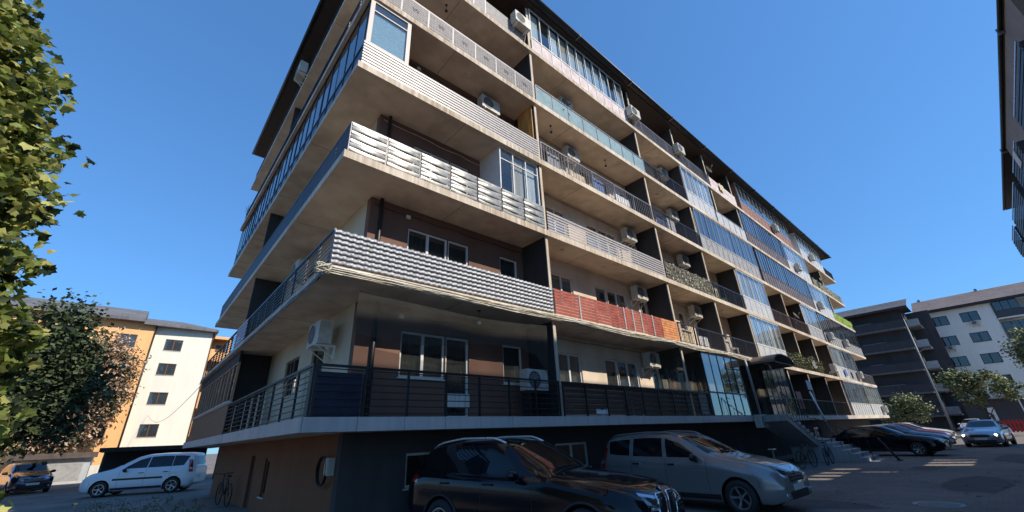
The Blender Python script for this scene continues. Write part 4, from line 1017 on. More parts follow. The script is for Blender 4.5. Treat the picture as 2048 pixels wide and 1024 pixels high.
        for i_ in range(7):
            th_ = math.pi * i_ / 6
            for j in range(10):
                ph = 2 * math.pi * j / 10; mm.v.append(tuple(c + Vector((.085 * math.sin(th_) * math.cos(ph) * (1.2 if math.cos(ph) > 0 else .5), sd * .125 * math.cos(th_), .082 * math.sin(th_) * math.sin(ph)))))
        for i_ in range(6):
            for j in range(10): mm.f.append((i_ * 10 + j, i_ * 10 + (j + 1) % 10, (i_ + 1) * 10 + (j + 1) % 10, (i_ + 1) * 10 + j)); mm.m.append(0)
        mo = link('mirror', mm.mesh('mirror', s.get('mirror_m', s['paint']), True), root, mw=W)
        link('mirror_arm', MB().box(-mx - .03, -mx + .05, sd * (yb - .05), sd * (yb + .1), mz - .09, mz - .05).mesh('mirror_arm', TRIM), mo, mw=W)
        if s.get('rails'):
            a, b_ = s['rails']; pts = []
            for k in range(15):
                x = a + (b_ - a) * k / 14; h_ = hit((-x, sd * (F['wt'](x) - .05), 4), (0, 0, -1), 0)
                if h_: pts.append(h_ + Vector((0, 0, .045 * math.sin(math.pi * min(1, k / 2.5) / 2) * math.sin(math.pi * min(1, (14 - k) / 2.5) / 2) + .004)))
            link('roof_rail', MB().tube(pts, .018, 8).mesh('roof_rail', s.get('rail_m', ALU), True), root, mw=W)
        patch('sill_trim', [(s['fa'] + ra + .02, .26), (s['fa'] + s['wb'] - ra - .02, .26)], [(s['fa'] + ra + .02, .36), (s['fa'] + s['wb'] - ra - .02, .36)], 'side', s.get('sill_m', TRIM), .004, sd, nu=14)
        if s.get('side_strip'): patch('side_strip', [(s['side_strip'][0], s['side_strip'][2]), (s['side_strip'][1], s['side_strip'][2])], [(s['side_strip'][0], s['side_strip'][3]), (s['side_strip'][1], s['side_strip'][3])], 'side', TRIM, .012, sd, nu=16)
        if s.get('arch_trim'):
            for ax in (s['fa'], s['fa'] + s['wb']):
                pts = []
                for k in range(17):
                    t = math.pi * (-.05 + 1.1 * k / 16); h_ = hit((-ax + (ra + .02) * math.cos(t), sd * 3, max(.24, rw + (ra + .02) * math.sin(t))), (0, -sd, 0), .0)
                    if h_: pts.append(h_)
                link('arch_trim', MB().tube(pts, .022, 6).mesh('arch_trim', TRIM, True), root, mw=W)
        for lo, hi in s['headlight']: 
            hl = patch('headlight', lo, hi, 'fdiag', s.get('lamp_m', LAMP), .004, sd, nu=6)
            if hl and fine:
                lo2 = [(u + (hi[i][0] - u) * .22, v_ + (hi[i][1] - v_) * .22) for i, (u, v_) in enumerate(lo)]; hi2 = [(u + (hi[i][0] - u) * .8, v_ + (hi[i][1] - v_) * .8) for i, (u, v_) in enumerate(lo)]
                patch('lamp_reflector', lo2[:-1] + [lo2[-1]], hi2, 'fdiag', LAMPD, .007, sd, par=hl, nu=6)
        if lights:
            p = hit((1, sd * lights[0], lights[1]), (-1, 0, 0), .01)
            if p: link('lit_lamp', MB().disc(p, (1, 0, 0), .06, 14, .02).mesh('lit_lamp', lights[2]), root, mw=W)
        for lo, hi in s.get('tail', []) if isinstance(s.get('tail'), list) else s.get('tail_lamp', []): patch('tail_light', lo, hi, 'side', REDL, .005, sd)
        if s.get('fog'): 
            p = hit((1, sd * s['fog'][0], s['fog'][1]), (-1, 0, 0), .004)
            if p: link('fog_lamp', MB().disc(p, (1, 0, 0), .05, 14, .02).mesh('fog_lamp', LAMP), root, mw=W)
    lo, hi = s['windshield']; ws = patch('windshield', lo, hi, 'top', s.get('wglass', CGL), .004, 1, nu=6, nv=10)
    for sd in (1, -1):
        a, b_ = lo[0], hi[0]
        q = []
        for t in (.04, .5): 
            x = lo[1][0] - .02; y = t * lo[0][1] * sd * .9; h_ = hit((-x - .06, y, 4), (0, 0, -1), .015)
            if h_: q.append(h_)
        if len(q) == 2 and fine: link('wiper', MB().tube(q, .008, 5).mesh('wiper', BLACK), root, mw=W)
    if fine:      # bonnet shut lines, bumper joints and a crease along the doors
        for sd in (1, -1):
            a0, a1 = s['bonnet']; q = []
            for k in range(16):
                x = a0 + (a1 - a0) * k / 15; h_ = hit((-x, sd * (.56 + .10 * k / 15), 4), (0, 0, -1), .0)
                if h_: q.append(h_)
            link('bonnet_gap', MB().tube(q, .005, 4).mesh('bonnet_gap', BLACK), root, mw=W)
            for xx in (s['fa'] - s['ra'] - .05,):
                q = [h_ for h_ in (hit((-xx, sd * 3, z_), (0, -sd, 0), .0) for z_ in (.50, .58, .66)) if h_]
                if len(q) > 1: link('bumper_gap', MB().tube(q, .004, 4).mesh('bumper_gap', BLACK), root, mw=W)
            q = [h_ for h_ in (hit((-(1.5 + 2.7 * k / 20), sd * 3, .80 + .07 * k / 20), (0, -sd, 0), .0) for k in range(21)) if h_]
            link('door_crease', MB().tube(q, .007, 5).mesh('door_crease', s['paint'], True), root, mw=W)
        q = [h_ for h_ in (hit((-(a0 - .0), .56 * (k / 7 - 1), 4), (0, 0, -1), .0) for k in range(15)) if h_]
        link('bonnet_gap', MB().tube(q, .005, 4).mesh('bonnet_gap', BLACK), root, mw=W)
    if s.get('rear_glass'): patch('rear_window', *s['rear_glass'], 'rear', CGL, .005, 1, nu=6, nv=5)
    for lo, hi, m_, nm in s.get('front', []): patch(nm, lo, hi, 'front', m_, .006, 1, nu=8)
    for z, w_ in s.get('grille_bars', []):
        patch('grille_bar', [(-w_, z), (w_, z)], [(-w_, z + .022), (w_, z + .022)], 'front', CHROME, .016, 1, nu=16, nv=1)
    p = hit((1, 0, s['plate_z']), (-1, 0, 0), .012)
    if p: link('number_plate', MB().box(p.x - .005, p.x + .01, -.26, .26, p.z - .055, p.z + .055).mesh('number_plate', PLATE), root, mw=W)
    pr = hit((-L - 1, 0, .6), (1, 0, 0), .01)
    if pr: link('number_plate', MB().box(pr.x - .01, pr.x + .004, -.26, .26, .6, .71).mesh('number_plate', PLATE), root, mw=W)
    if s.get('rear_glass_s'): pass
    return P_
SUVP = paint('black_blue_car_paint', (.004, .005, .008), 0, .10, .2, .28)
suv = dict(bonnet=(.20, 1.45), L=4.71, fa=.86, wb=2.86, ra=.41, rw=.365, track=.83, paint=SUVP, nose=.24, tail=.10, crown=.028, spokes=5,
    prof=dict(zl=[(0, .34), (.2, .25), (4.4, .26), (4.71, .42)], wm=[(0, .92), (4.71, .92)], zb=[(0, .70), (.12, .80), (.5, .93), (1.5, 1.06), (3.0, 1.12), (4.2, 1.16), (4.6, 1.10), (4.71, .98)],
        wb=[(0, .84), (.5, .80), (1.5, .84), (4.2, .84), (4.71, .80)], zt=[(0, .76), (.06, .86), (.25, .95), (.8, 1.04), (1.5, 1.12), (1.62, 1.17), (2.35, 1.57), (2.7, 1.635), (3.5, 1.65), (4.2, 1.58), (4.42, 1.50), (4.62, 1.18), (4.71, 1.02)],
        wt=[(0, .66), (.6, .70), (1.5, .72), (1.62, .70), (2.3, .62), (3.5, .62), (4.3, .60), (4.71, .66)]),
    side_glass=[([(1.93, 1.10), (2.3, 1.115), (2.72, 1.125)], [(2.05, 1.17), (2.42, 1.46), (2.80, 1.545)]), ([(2.82, 1.13), (3.3, 1.14), (3.62, 1.15)], [(2.87, 1.55), (3.3, 1.565), (3.68, 1.55)]), ([(3.70, 1.155), (3.95, 1.17), (4.15, 1.2)], [(3.74, 1.545), (3.98, 1.51), (4.28, 1.40)])],
    seams=[1.72, 2.76, 3.72], handles=[2.6, 3.62], hz=.98, mirror=(2.02, 1.12), rails=(2.45, 4.3), rail_m=ALU,
    windshield=([(1.72, -.70), (1.56, -.35), (1.52, 0), (1.56, .35), (1.72, .70)], [(2.38, -.57), (2.32, -.3), (2.30, 0), (2.32, .3), (2.38, .57)]),
    rear_glass=([(-.6, 1.18), (.6, 1.18)], [(-.52, 1.46), (.52, 1.46)]),
    headlight=[([(-.28, .66), (-.02, .67), (.28, .70)], [(-.26, .80), (0, .84), (.40, .90)])],
    front=[([(.05, .56), (.34, .56)], [(.05, .84), (.32, .84)], BLACK, 'kidney_grille'), ([(-.34, .56), (-.05, .56)], [(-.32, .84), (-.05, .84)], BLACK, 'kidney_grille'), ([(-.7, .36), (.7, .36)], [(-.7, .46), (.7, .46)], BLACK, 'lower_intake')],
    plate_z=.50, arch_trim=True, tail_lamp=[([(4.36, .98), (4.64, .98)], [(4.36, 1.10), (4.6, 1.10)])])
S1 = car('parked_car', (6.06, 3.63), -79.5, suv, 'glossy black parked car with silver roof rails, nearest to the camera')
# chrome kidney rims and the round badge
W = S1['W']; hit = S1['hit']
for sgn in (1, -1):
    pts = []
    for a in range(25):
        t = 2 * math.pi * a / 24; y = sgn * (.195 + .15 * max(-1, min(1, 1.25 * math.cos(t)))); z = .70 + .15 * max(-1, min(1, 1.25 * math.sin(t)))
        h_ = hit((1, y, z), (-1, 0, 0), .012)
        if h_: pts.append(h_)
    link('grille_rim', MB().tube(pts, .014, 6).mesh('grille_rim', CHROME, True), S1['root'], mw=W)
    for k in range(6):
        y = sgn * (.085 + k * .045); a, b_ = hit((1, y, .58), (-1, 0, 0), .012), hit((1, y, .82), (-1, 0, 0), .012)
        if a and b_: link('grille_slat', MB().tube([a, b_], .007, 5).mesh('grille_slat', DARKM), S1['root'], mw=W)
bp_ = hit((1, 0, .895), (-1, 0, 0), .01) or Vector((-.1, 0, .9))
bd = MB().disc(bp_, (.75, 0, .65), .042, 20, .012, 0); bb = bd.mesh('badge', BLACK); bo = link('badge', bb, S1['root'], mw=W)
ax = Vector((.75, 0, .65)).normalized(); ua = Vector((0, 1, 0)); ub = ax.cross(ua)
BBL = mat('badge_blue', (.02, .15, .5), .3)
for q in range(4):
    v_ = [tuple(bp_ + ax * .008)] + [tuple(bp_ + ax * .008 + (ua * math.cos(t) + ub * math.sin(t)) * .028) for t in [math.pi / 2 * (q + k / 5) for k in range(6)]]
    link('badge_quarter', MB().add(v_, [tuple(range(7))]).mesh('badge_quarter', BBL if q % 2 else WHITE), bo, mw=W)
TAUPE = paint('taupe_grey_car_paint', (.24, .235, .225), .35, .3, 1.)
wag = dict(bonnet=(.16, 1.12), L=4.50, fa=.84, wb=2.81, ra=.385, rw=.325, track=.78, paint=TAUPE, nose=.22, tail=.08, crown=.025, spokes=5, handle_m=CHROME, mirror_m=BLACK,
    prof=dict(zl=[(0, .30), (.25, .22), (4.3, .24), (4.5, .40)], wm=[(0, .87), (4.5, .87)], zb=[(0, .62), (.1, .74), (.5, .90), (1.3, 1.02), (3.0, 1.06), (4.2, 1.10), (4.5, .98)],
        wb=[(0, .78), (.5, .78), (1.5, .82), (4.2, .82), (4.5, .78)], zt=[(0, .70), (.05, .80), (.2, .90), (.7, 1.01), (1.15, 1.09), (1.28, 1.13), (2.0, 1.49), (2.3, 1.575), (3.0, 1.61), (4.0, 1.57), (4.3, 1.50), (4.44, 1.15), (4.5, 1.0)],
        wt=[(0, .62), (.6, .68), (1.2, .72), (1.3, .70), (2.0, .64), (3.2, .64), (4.2, .63), (4.5, .66)]),
    side_glass=[([(1.62, 1.06), (2.0, 1.075), (2.42, 1.08)], [(1.72, 1.14), (2.1, 1.38), (2.46, 1.485)]), ([(2.53, 1.085), (3.0, 1.09), (3.38, 1.10)], [(2.56, 1.495), (3.0, 1.51), (3.38, 1.50)]), ([(3.50, 1.11), (3.8, 1.12), (4.12, 1.15)], [(3.50, 1.49), (3.8, 1.48), (4.18, 1.44)])],
    seams=[1.45, 2.47, 3.44], handles=[2.3, 3.28], hz=.93, mirror=(1.68, 1.08), rails=(2.15, 4.2), rail_m=mat('grey_rail', (.25, .25, .25), .4, .4),
    windshield=([(1.42, -.70), (1.24, -.35), (1.20, 0), (1.24, .35), (1.42, .70)], [(2.08, -.60), (2.0, -.3), (1.98, 0), (2.0, .3), (2.08, .60)]),
    rear_glass=([(-.6, 1.12), (.6, 1.12)], [(-.52, 1.42), (.52, 1.42)]),
    headlight=[([(-.34, .63), (-.02, .64), (.30, .72)], [(-.32, .80), (0, .88), (.46, .95)])],
    front=[([(-.36, .60), (.36, .60)], [(-.42, .78), (.42, .78)], BLACK, 'grille'), ([(-.45, .30), (.45, .30)], [(-.5, .44), (.5, .44)], BLACK, 'lower_intake'), ([(-.74, .22), (.74, .22)], [(-.76, .27), (.76, .27)], ALU, 'skid_plate')],
    grille_bars=[(.64, .36), (.70, .38)], plate_z=.50, fog=(.66, .38), tail_lamp=[([(4.3, .80), (4.44, .80)], [(4.22, 1.30), (4.36, 1.30)])])
S2 = car('parked_car', (10.75, 3.36), -92, wag, 'taupe grey estate car with roof rails parked beside the glossy black one')
h_ = S2['hit']((1, 0, .74), (-1, 0, 0), .03)
if h_: link('badge', MB().add([(h_.x + .01, -.07, h_.z + .03), (h_.x + .01, .07, h_.z + .03), (h_.x + .012, .06, h_.z - .0), (h_.x + .014, 0, h_.z - .035), (h_.x + .012, -.06, h_.z - .0)], [(0, 4, 3, 2, 1)]).mesh('badge', CHROME), S2['root'], mw=S2['W'])
def variant(base, **k):
    d = dict(base); d.update(k); return d
van = variant(wag, prof=dict(wag['prof'], zt=[(0, .76), (.05, .86), (.2, .96), (.7, 1.08), (1.0, 1.15), (1.15, 1.2), (1.95, 1.62), (2.3, 1.70), (3.0, 1.73), (4.0, 1.70), (4.32, 1.66), (4.42, 1.25), (4.5, 1.02)], zb=[(0, .68), (.1, .80), (.5, .96), (1.3, 1.08), (3.0, 1.12), (4.2, 1.14), (4.5, 1.0)]), paint=paint('white_car_paint', (.62, .64, .68), .05, .35, .7), side_strip=(1.25, 3.2, .66, .74), mirror_m=TRIM, handle_m=TRIM, rails=None,
    tail_lamp=[([(4.24, .85), (4.40, .85)], [(4.10, 1.40), (4.26, 1.40)])],
    side_glass=[([(1.55, 1.13), (2.0, 1.14), (2.45, 1.14)], [(1.68, 1.25), (2.1, 1.50), (2.48, 1.60)]), ([(2.49, 1.14), (3.0, 1.145), (3.45, 1.15)], [(2.52, 1.60), (3.0, 1.62), (3.45, 1.61)]), ([(3.47, 1.15), (3.8, 1.16), (3.95, 1.17)], [(3.47, 1.61), (3.8, 1.60), (4.10, 1.57)])],
    rear_glass=([(-.62, 1.16), (.62, 1.16)], [(-.55, 1.56), (.55, 1.56)]))
car('parked_car', (-.70, 29.9), 156, van, 'white people carrier with a black side strip parked at the left corner')
sed = dict(L=4.55, fa=.9, wb=2.7, ra=.37, rw=.32, track=.77, paint=paint('silver_blue_car_paint', (.34, .37, .42), .5, .3, .9), nose=.2, tail=.14, crown=.03, spokes=7,
    prof=dict(zl=[(0, .28), (.25, .2), (4.3, .22), (4.55, .38)], wm=[(0, .86), (4.55, .86)], zb=[(0, .58), (.12, .68), (.5, .80), (1.3, .92), (3.0, .96), (4.0, .98), (4.55, .88)],
        wb=[(0, .78), (.5, .78), (1.5, .82), (4.0, .80), (4.55, .74)], zt=[(0, .63), (.06, .72), (.3, .82), (.9, .93), (1.25, .98), (1.4, 1.03), (2.1, 1.37), (2.5, 1.43), (3.3, 1.41), (3.7, 1.32), (4.15, 1.07), (4.45, 1.03), (4.55, .92)],
        wt=[(0, .6), (.6, .66), (1.3, .70), (2.1, .58), (3.3, .57), (4.1, .66), (4.55, .6)]),
    side_glass=[([(1.75, .96), (2.1, .97), (2.45, .98)], [(1.85, 1.02), (2.2, 1.25), (2.5, 1.33)]), ([(2.54, .98), (3.0, .99), (3.4, 1.0)], [(2.56, 1.335), (3.0, 1.33), (3.42, 1.28)]), ([(3.46, 1.0), (3.6, 1.01), (3.78, 1.03)], [(3.48, 1.27), (3.62, 1.21), (3.80, 1.1)])],
    seams=[1.5, 2.5, 3.4], handles=[2.35, 3.25], hz=.84, mirror=(1.75, .98),
    windshield=([(1.52, -.66), (1.36, -.33), (1.32, 0), (1.36, .33), (1.52, .66)], [(2.16, -.53), (2.08, -.28), (2.06, 0), (2.08, .28), (2.16, .53)]),
    rear_glass=([(-.5, 1.08), (.5, 1.08)], [(-.45, 1.3), (.45, 1.3)]),
    headlight=[([(-.28, .56), (-.02, .57), (.26, .60)], [(-.26, .68), (0, .72), (.36, .78)])],
    front=[([(-.40, .52), (.40, .52)], [(-.44, .66), (.44, .66)], BLACK, 'grille'), ([(-.6, .28), (.6, .28)], [(-.62, .38), (.62, .38)], BLACK, 'lower_intake')],
    plate_z=.44, tail_lamp=[([(4.28, .78), (4.5, .78)], [(4.2, .92), (4.45, .92)])])
em = bpy.data.materials.new('lit_headlamp'); em.use_nodes = True; em.node_tree.nodes['Principled BSDF'].inputs['Emission Color'].default_value = (1, .93, .8, 1); em.node_tree.nodes['Principled BSDF'].inputs['Emission Strength'].default_value = 6
car('moving_car', (37.6, 1.55), 173.4, sed, 'silver car driving towards the camera with lit headlamps', lights=(.66, .63, em), fine=False)
car('parked_car', (30.0, 2.45), -97, variant(sed, paint=SUVP), 'black car parked past the entrance stairs, nearest of the far row', fine=False)
car('parked_car', (35.4, 2.6), -97, variant(sed, paint=paint('steel_blue_car_paint', (.12, .17, .25), .5, .3, .9)), 'steel blue car parked just behind the far black car', fine=False)
car('parked_car', (41.2, 2.9), -97, variant(sed, paint=paint('dark_red_car_paint', (.16, .015, .02), .3, .3, .9)), 'dark red car parked in the far row', fine=False)
car('parked_car', (47.0, 3.2), -97, variant(sed, paint=paint('cream_car_paint', (.6, .58, .48), .1, .3, .9)), 'cream car parked at the far end of the row', fine=False)
car('parked_car', (66, 3.1), 175, variant(sed, paint=paint('pearl_car_paint', (.6, .6, .6), .1, .3, .9)), 'small white car far off beside the lamp pole', fine=False)
car('parked_car', (-3.2, 37.4), -75, variant(wag, paint=paint('aubergine_car_paint', (.035, .018, .03), .4, .25, .9), rails=None, L=4.0, wb=2.4) if False else variant(wag, paint=paint('aubergine_car_paint', (.035, .018, .03), .4, .25, .9), rails=None), 'small dark aubergine car facing the camera at the far left', fine=False)

# ------------------------------------------------------------------ air conditioners
ACB = MB(); ACB.box(-.40, .40, -.15, .15, 0, .55)
ac_body = ACB.mesh('ac_casing', mat('ac_casing_cream', (.50, .48, .42), .45, 0, .2, 6))
fg = MB(); fg.disc((-.12, -.156, .28), (0, 1, 0), .235, 28, .012, 0, .215)
for r in (.16, .11, .06): fg.disc((-.12, -.158, .28), (0, 1, 0), r, 20, .006, 0, r - .012)
for k in range(8):
    t = math.pi * k / 8; c, s_ = math.cos(t), math.sin(t); fg.tube([(-.12 - .22 * c, -.16, .28 - .22 * s_), (-.12 + .22 * c, -.16, .28 + .22 * s_)], .004, 4)
ac_grille = fg.mesh('fan_grille', mat('ac_grille_grey', (.3, .3, .29), .5))
ac_fan = MB().disc((-.12, -.1515, .28), (0, 1, 0), .213, 24, .004).mesh('fan_opening', BLACK)
br = MB()
for x in (0, ): br.box(x - .018, x + .018, -.17, .30, -.05, -.001).box(x - .018, x + .018, .26, .30, -.32, -.05); br.tube([(x, -.12, -.04), (x, .27, -.3)], .012, 5)
ac_br = br.mesh('bracket', WHITE)
hos = [MB().tube([(.42, .1, .2), (.47, .22, .1), (.46, .29, -.1 - .1 * k), (.44 + .05 * k, .30, -.5 - .3 * k)], .012, 5).mesh('drain_hose', WHITE if k < 2 else DARKM, True) for k in range(3)]
AC_N = 0
def ac(x, y, z, label, rz=0, brk=True):
    t = thing('air_conditioner', (x, y, z), label, 'air conditioner', 'air conditioner units on the buildings', rz)
    W = WM[t]; b_ = link('ac_casing', ac_body, t, mw=W); link('fan_opening', ac_fan, b_, mw=W); link('fan_grille', ac_grille, b_, mw=W)
    if brk and rz == 0: link('drain_hose', R.choice(hos), t, mw=W)
    if brk:
        for q in (-.28, .28): link('bracket', ac_br, t, mw=W @ Matrix.Translation((q, 0, 0)))
    return t
zw = lambda L: ZB[L + 1] - .75
ac(15.15, 8.68, zw(1), 'air conditioner on the beige wall just above the brown screened ground balcony')
ac(15.15, 8.68, zw(2), 'air conditioner on the wall over the red and orange boards')
ac(15.15, 8.68, zw(3), 'air conditioner on the wall over the thin white slatted railing')
ac(11.6, 8.68, zw(4), 'air conditioner on the fourth floor wall between two ceiling lamps')
ac(7.1, 8.68, zw(4), 'air conditioner in the fourth floor corner balcony over the white boards', )
ac(11.6, 8.68, zw(5), 'air conditioner high on the wall over the teal glass railing')
ac(20.2, 8.68, zw(2), 'air conditioner over the open door right of the orange boards')
ac(20.2, 8.68, zw(3), 'air conditioner on the wall above the leaf patterned screen')
ac(20.2, 8.68, zw(4), 'air conditioner on the fourth floor wall left of the blue sliding windows')
ac(20.2, 8.68, zw(5), 'air conditioner beside the white glazed balcony of the fifth floor')
ac(8.0, 7.62, ZT[6] + .45, 'cream air conditioner hung outside the top floor below the eave')
ac(15.95, 7.62, ZT[6] + .40, 'white air conditioner outside the right end of the long top glazing')
ac(20.9, 7.68, ZT[6] + .55, 'white air conditioner standing out from the grey top floor railing')
ac(8.15, 8.3, ZT[1] + .70, 'air conditioner on a stand in the lowest corner balcony', brk=False)
tag(build(MB().box(7.8, 8.5, 8.15, 8.2, ZT[1] + .62, ZT[1] + .66).box(7.8, 8.5, 8.42, 8.46, ZT[1] + .62, ZT[1] + .66).box(7.8, 7.84, 8.15, 8.46, ZT[1], ZT[1] + .62).box(8.46, 8.5, 8.15, 8.46, ZT[1], ZT[1] + .62), 'air_conditioner_stand', DARKM), 'dark metal stand under the corner balcony air conditioner', 'stand')
ac(21.9, 7.58, ZB[1] - .30, 'air conditioner on the slab edge left of the entrance stairs', brk=False)
ac(2.98, 10.3, ZT[1] + 1.75, 'air conditioner on the shaded side wall of the ground floor', rz=-math.pi / 2)
ac(2.98, 13.5, ZT[2] + 1.65, 'air conditioner on the shaded side wall of the second floor', rz=-math.pi / 2)
ac(2.0, 15.2, ZT[6] + .1, 'air conditioner outside the top side balcony under the eave', rz=-math.pi / 2)
for x, L, lb in ((39.9, 5, 'air conditioner outside the white glazing of the fifth floor far right'), (43.2, 4, 'air conditioner outside the white fourth floor glazing'), (42.6, 3, 'air conditioner outside the long brown third floor glazing'), (39.6, 2, 'air conditioner by the ivy covered railing of the second floor'), (47.8, 3, 'air conditioner near the far end of the long third floor glazing'), (48.6, 2, 'air conditioner on the far second floor glazing'), (47.0, 6, 'air conditioner outside the last white top floor glazing'), (36.8, 6, 'air conditioner on the brick coloured top floor panels'), (54.2, 1, 'air conditioner at the sunlit far end of the lowest slab')):
    ac(x, 7.62, ZT[L] + .30, lb)
for (y, z, lb) in ((-1.2, 12.9, 'air conditioner below the upper right window of the pale block'), (2.1, 10.1, 'air conditioner below the third floor window of the pale block')):
    ac(82.7, y, z, lb, rz=-math.pi / 2)

# ------------------------------------------------------------------ small things on and around the building
def pendant(x, y, L, label, n=1, drop=.28):
    t = thing('ceiling_lamp', (x, y, ZB[L + 1]), label, 'lamp'); mb = MB().tube([(x, y, ZB[L + 1] - .001), (x, y, ZB[L + 1] - drop)], .006, 5); mb.disc((x, y, ZB[L + 1] - .012), (0, 0, 1), .045, 12, .02); build(mb, 'cord', DARKM, t)
    b_ = MB()
    for i in range(7):
        th = math.pi * i / 6; r = .05 * math.sin(th) + .004
        for j in range(10): b_.v.append((x + r * math.cos(j * .6283), y + r * math.sin(j * .6283), ZB[L + 1] - drop - .05 + .05 * math.cos(th)))
    for i in range(6):
        for j in range(10): b_.f.append((i * 10 + j, i * 10 + (j + 1) % 10, (i + 1) * 10 + (j + 1) % 10, (i + 1) * 10 + j)); b_.m.append(0)
    build(b_, 'bulb', DARKM if n else WHITE, t, smooth=True)
pendant(5.0, 8.35, 5, 'bare bulb hanging over the lattice railing of the fifth floor')
pendant(10.0, 8.3, 4, 'left one of two hanging lamps over the fourth floor grey railing')
pendant(13.6, 8.3, 4, 'right one of two hanging lamps over the fourth floor grey railing')
pendant(6.2, 8.2, 1, 'bare bulb hanging behind the dark balcony netting', 0)
def spot(x, y, L, label):
    tag(build(MB().disc((x, y, ZB[L + 1] - .018), (0, 0, 1), .09, 18, .034), 'ceiling_light', mat('lamp_opal', (.55, .52, .45), .4)), label, 'lamp')
for a in ((5.9, 8.4, 4, 'round ceiling light over the fourth floor corner balcony'), (12.4, 8.4, 2, 'round ceiling light over the red boarded balcony'), (9.9, 8.3, 2, 'round ceiling light near the black divider above the red boards'), (10.2, 8.3, 1, 'round ceiling light left over the brown screened balcony'), (13.0, 8.4, 1, 'round ceiling light right over the brown screened balcony'), (22.8, 8.4, 2, 'round ceiling light over the open railing left of the second floor glazing'), (18.2, 8.4, 3, 'round ceiling light over the leaf patterned balcony'), (18.3, 8.4, 4, 'round ceiling light over the floral fourth floor railing'), (33, 8.4, 2, 'round ceiling light above the far ivy railing')): spot(*a)
# cable bundle sagging along the second slab
cb = thing('cable_bundle', (8, 7.75, 4.8), 'bundle of pale cables sagging along the lowest concrete ceiling edge', 'cables')
CBM = mat('pale_cable', (.62, .57, .44), .6, 0, .3, 9)
for k in range(9):
    pts = []; ph = R.uniform(0, 6); amp = R.uniform(.02, .06); dz = R.uniform(-.07, .08); N = 90
    for i in range(N + 1):
        x = 2.1 + 21 * i / N + (0 if i else R.uniform(-.02, .1)); s_ = .05 * abs(math.sin(x * .55 + ph * .3)) + amp * .6 * math.sin(x * 1.3 + ph)
        pts.append((x, Y0 - .03 - .012 * (k % 3) - .02 * R.random(), ZB[2] + .10 + dz - s_ * .8))
    build(MB().tube(pts, .011 + .006 * (k % 2), 5), 'cable', CBM if k % 4 else WHITE, cb, smooth=True)
for k in range(3):
    pts = [(2.14 - .02 * k, 7.8 + 17 * i / 40, ZB[2] + .05 - .06 * k - .05 * abs(math.sin(i * .6 + k))) for i in range(41)]
    build(MB().tube(pts, .010, 5), 'cable', DARKM, cb, smooth=True)
pts = [(2.1 + .14 * math.sin(3 * t), 7.72 + .08 * math.cos(5 * t), ZB[2] + .06 + .09 * math.sin(2.3 * t)) for t in [i * .25 for i in range(50)]]
build(MB().tube(pts, .012, 5), 'cable_coil', CBM, cb, smooth=True)
wr = tag(build(MB().tube([(2.3, 25.2, 3.4), (2.6, 35, 3.9), (2.6, 46, 5.2), (2.2, 56.8, 8.0)] if False else [(Vector((2.2, 25.3, 4.6)).lerp(Vector((1.3, 56.9, 5.4)), t / 12) - Vector((0, 0, 1.1 * math.sin(math.pi * t / 12)))) for t in range(13)], .012, 5), 'overhead_cable', DARKM), 'thin black cable strung from the side balcony to the white house wall', 'cable')
# meter box and conduit at the basement corner
mbx = thing('meter_box', (3.3, 9.3, 1.2), 'pale grey meter box on the basement corner beside a coiled hose', 'meter box')
build(MB().box(3.30, 3.42, 9.5, 9.75, 1.12, 1.45), 'box_body', mat('meter_box_grey', (.45, .47, .42), .5), mbx)
build(MB().box(3.285, 3.30, 9.53, 9.72, 1.15, 1.42), 'box_door', mat('meter_box_grey', (.45, .47, .42), .5), mbx)
hs = MB()
for k in range(3): hs.tube([(3.33 - .02 * k, 9.9 + (.26 + .012 * k) * math.cos(t * .35), 1.2 + (.26 + .012 * k) * math.sin(t * .35)) for t in range(19)], .014, 6)
tag(build(hs, 'coiled_hose', BLACK, smooth=True), 'black hose coiled on the basement wall under the corner balcony', 'hose')
# bicycles
def bicycle(loc, rz, label, m):
    t = thing('bicycle', loc, label, 'bicycle', 'bicycles leaning on the building', rz); W = WM[t]
    for x in (-.52, .52):
        wmb = MB(); wmb.tube([(x + .33 * math.cos(a * math.pi / 12), 0, .34 + .33 * math.sin(a * math.pi / 12)) for a in range(25)], .018, 6, cap=False)
        for a in range(9): wmb.tube([(x, 0, .34), (x + .32 * math.cos(a * .698), 0, .34 + .32 * math.sin(a * .698))], .003, 3)
        link('wheel', wmb.mesh('wheel', TYRE, True), t, mw=W)
    f_ = MB()
    for a, b_ in (((-.52, 0, .34), (-.15, 0, .84)), ((-.15, 0, .84), (-.05, 0, .30)), ((-.05, 0, .30), (.38, 0, .75)), ((-.17, 0, .78), (.36, 0, .82)), ((-.52, 0, .34), (-.05, 0, .30)), ((.34, 0, .92), (.52, 0, .34))): f_.tube([a, b_], .017, 6)
    link('frame', f_.mesh('frame', m, True), t, mw=W)
    link('handlebar', MB().tube([(.42, -.28, .98), (.34, -.05, .95), (.34, .05, .95), (.42, .28, .98)], .013, 6).mesh('handlebar', DARKM, True), t, mw=W)
    link('seat', MB().box(-.28, -.02, -.06, .06, .87, .92).mesh('seat', BLACK), t, mw=W)
bicycle((3.05, 18.6, 0), math.pi / 2 + .1, 'dark bicycle leaning on the shaded left basement wall', DARKM)
bicycle((21.6, 6.15, 0), -.15, 'dark bicycle standing under the entrance stairs', BLACK)
bicycle((23.6, 5.85, 0), .05, 'blue grey bicycle parked right beside the stair steps', NAVY)
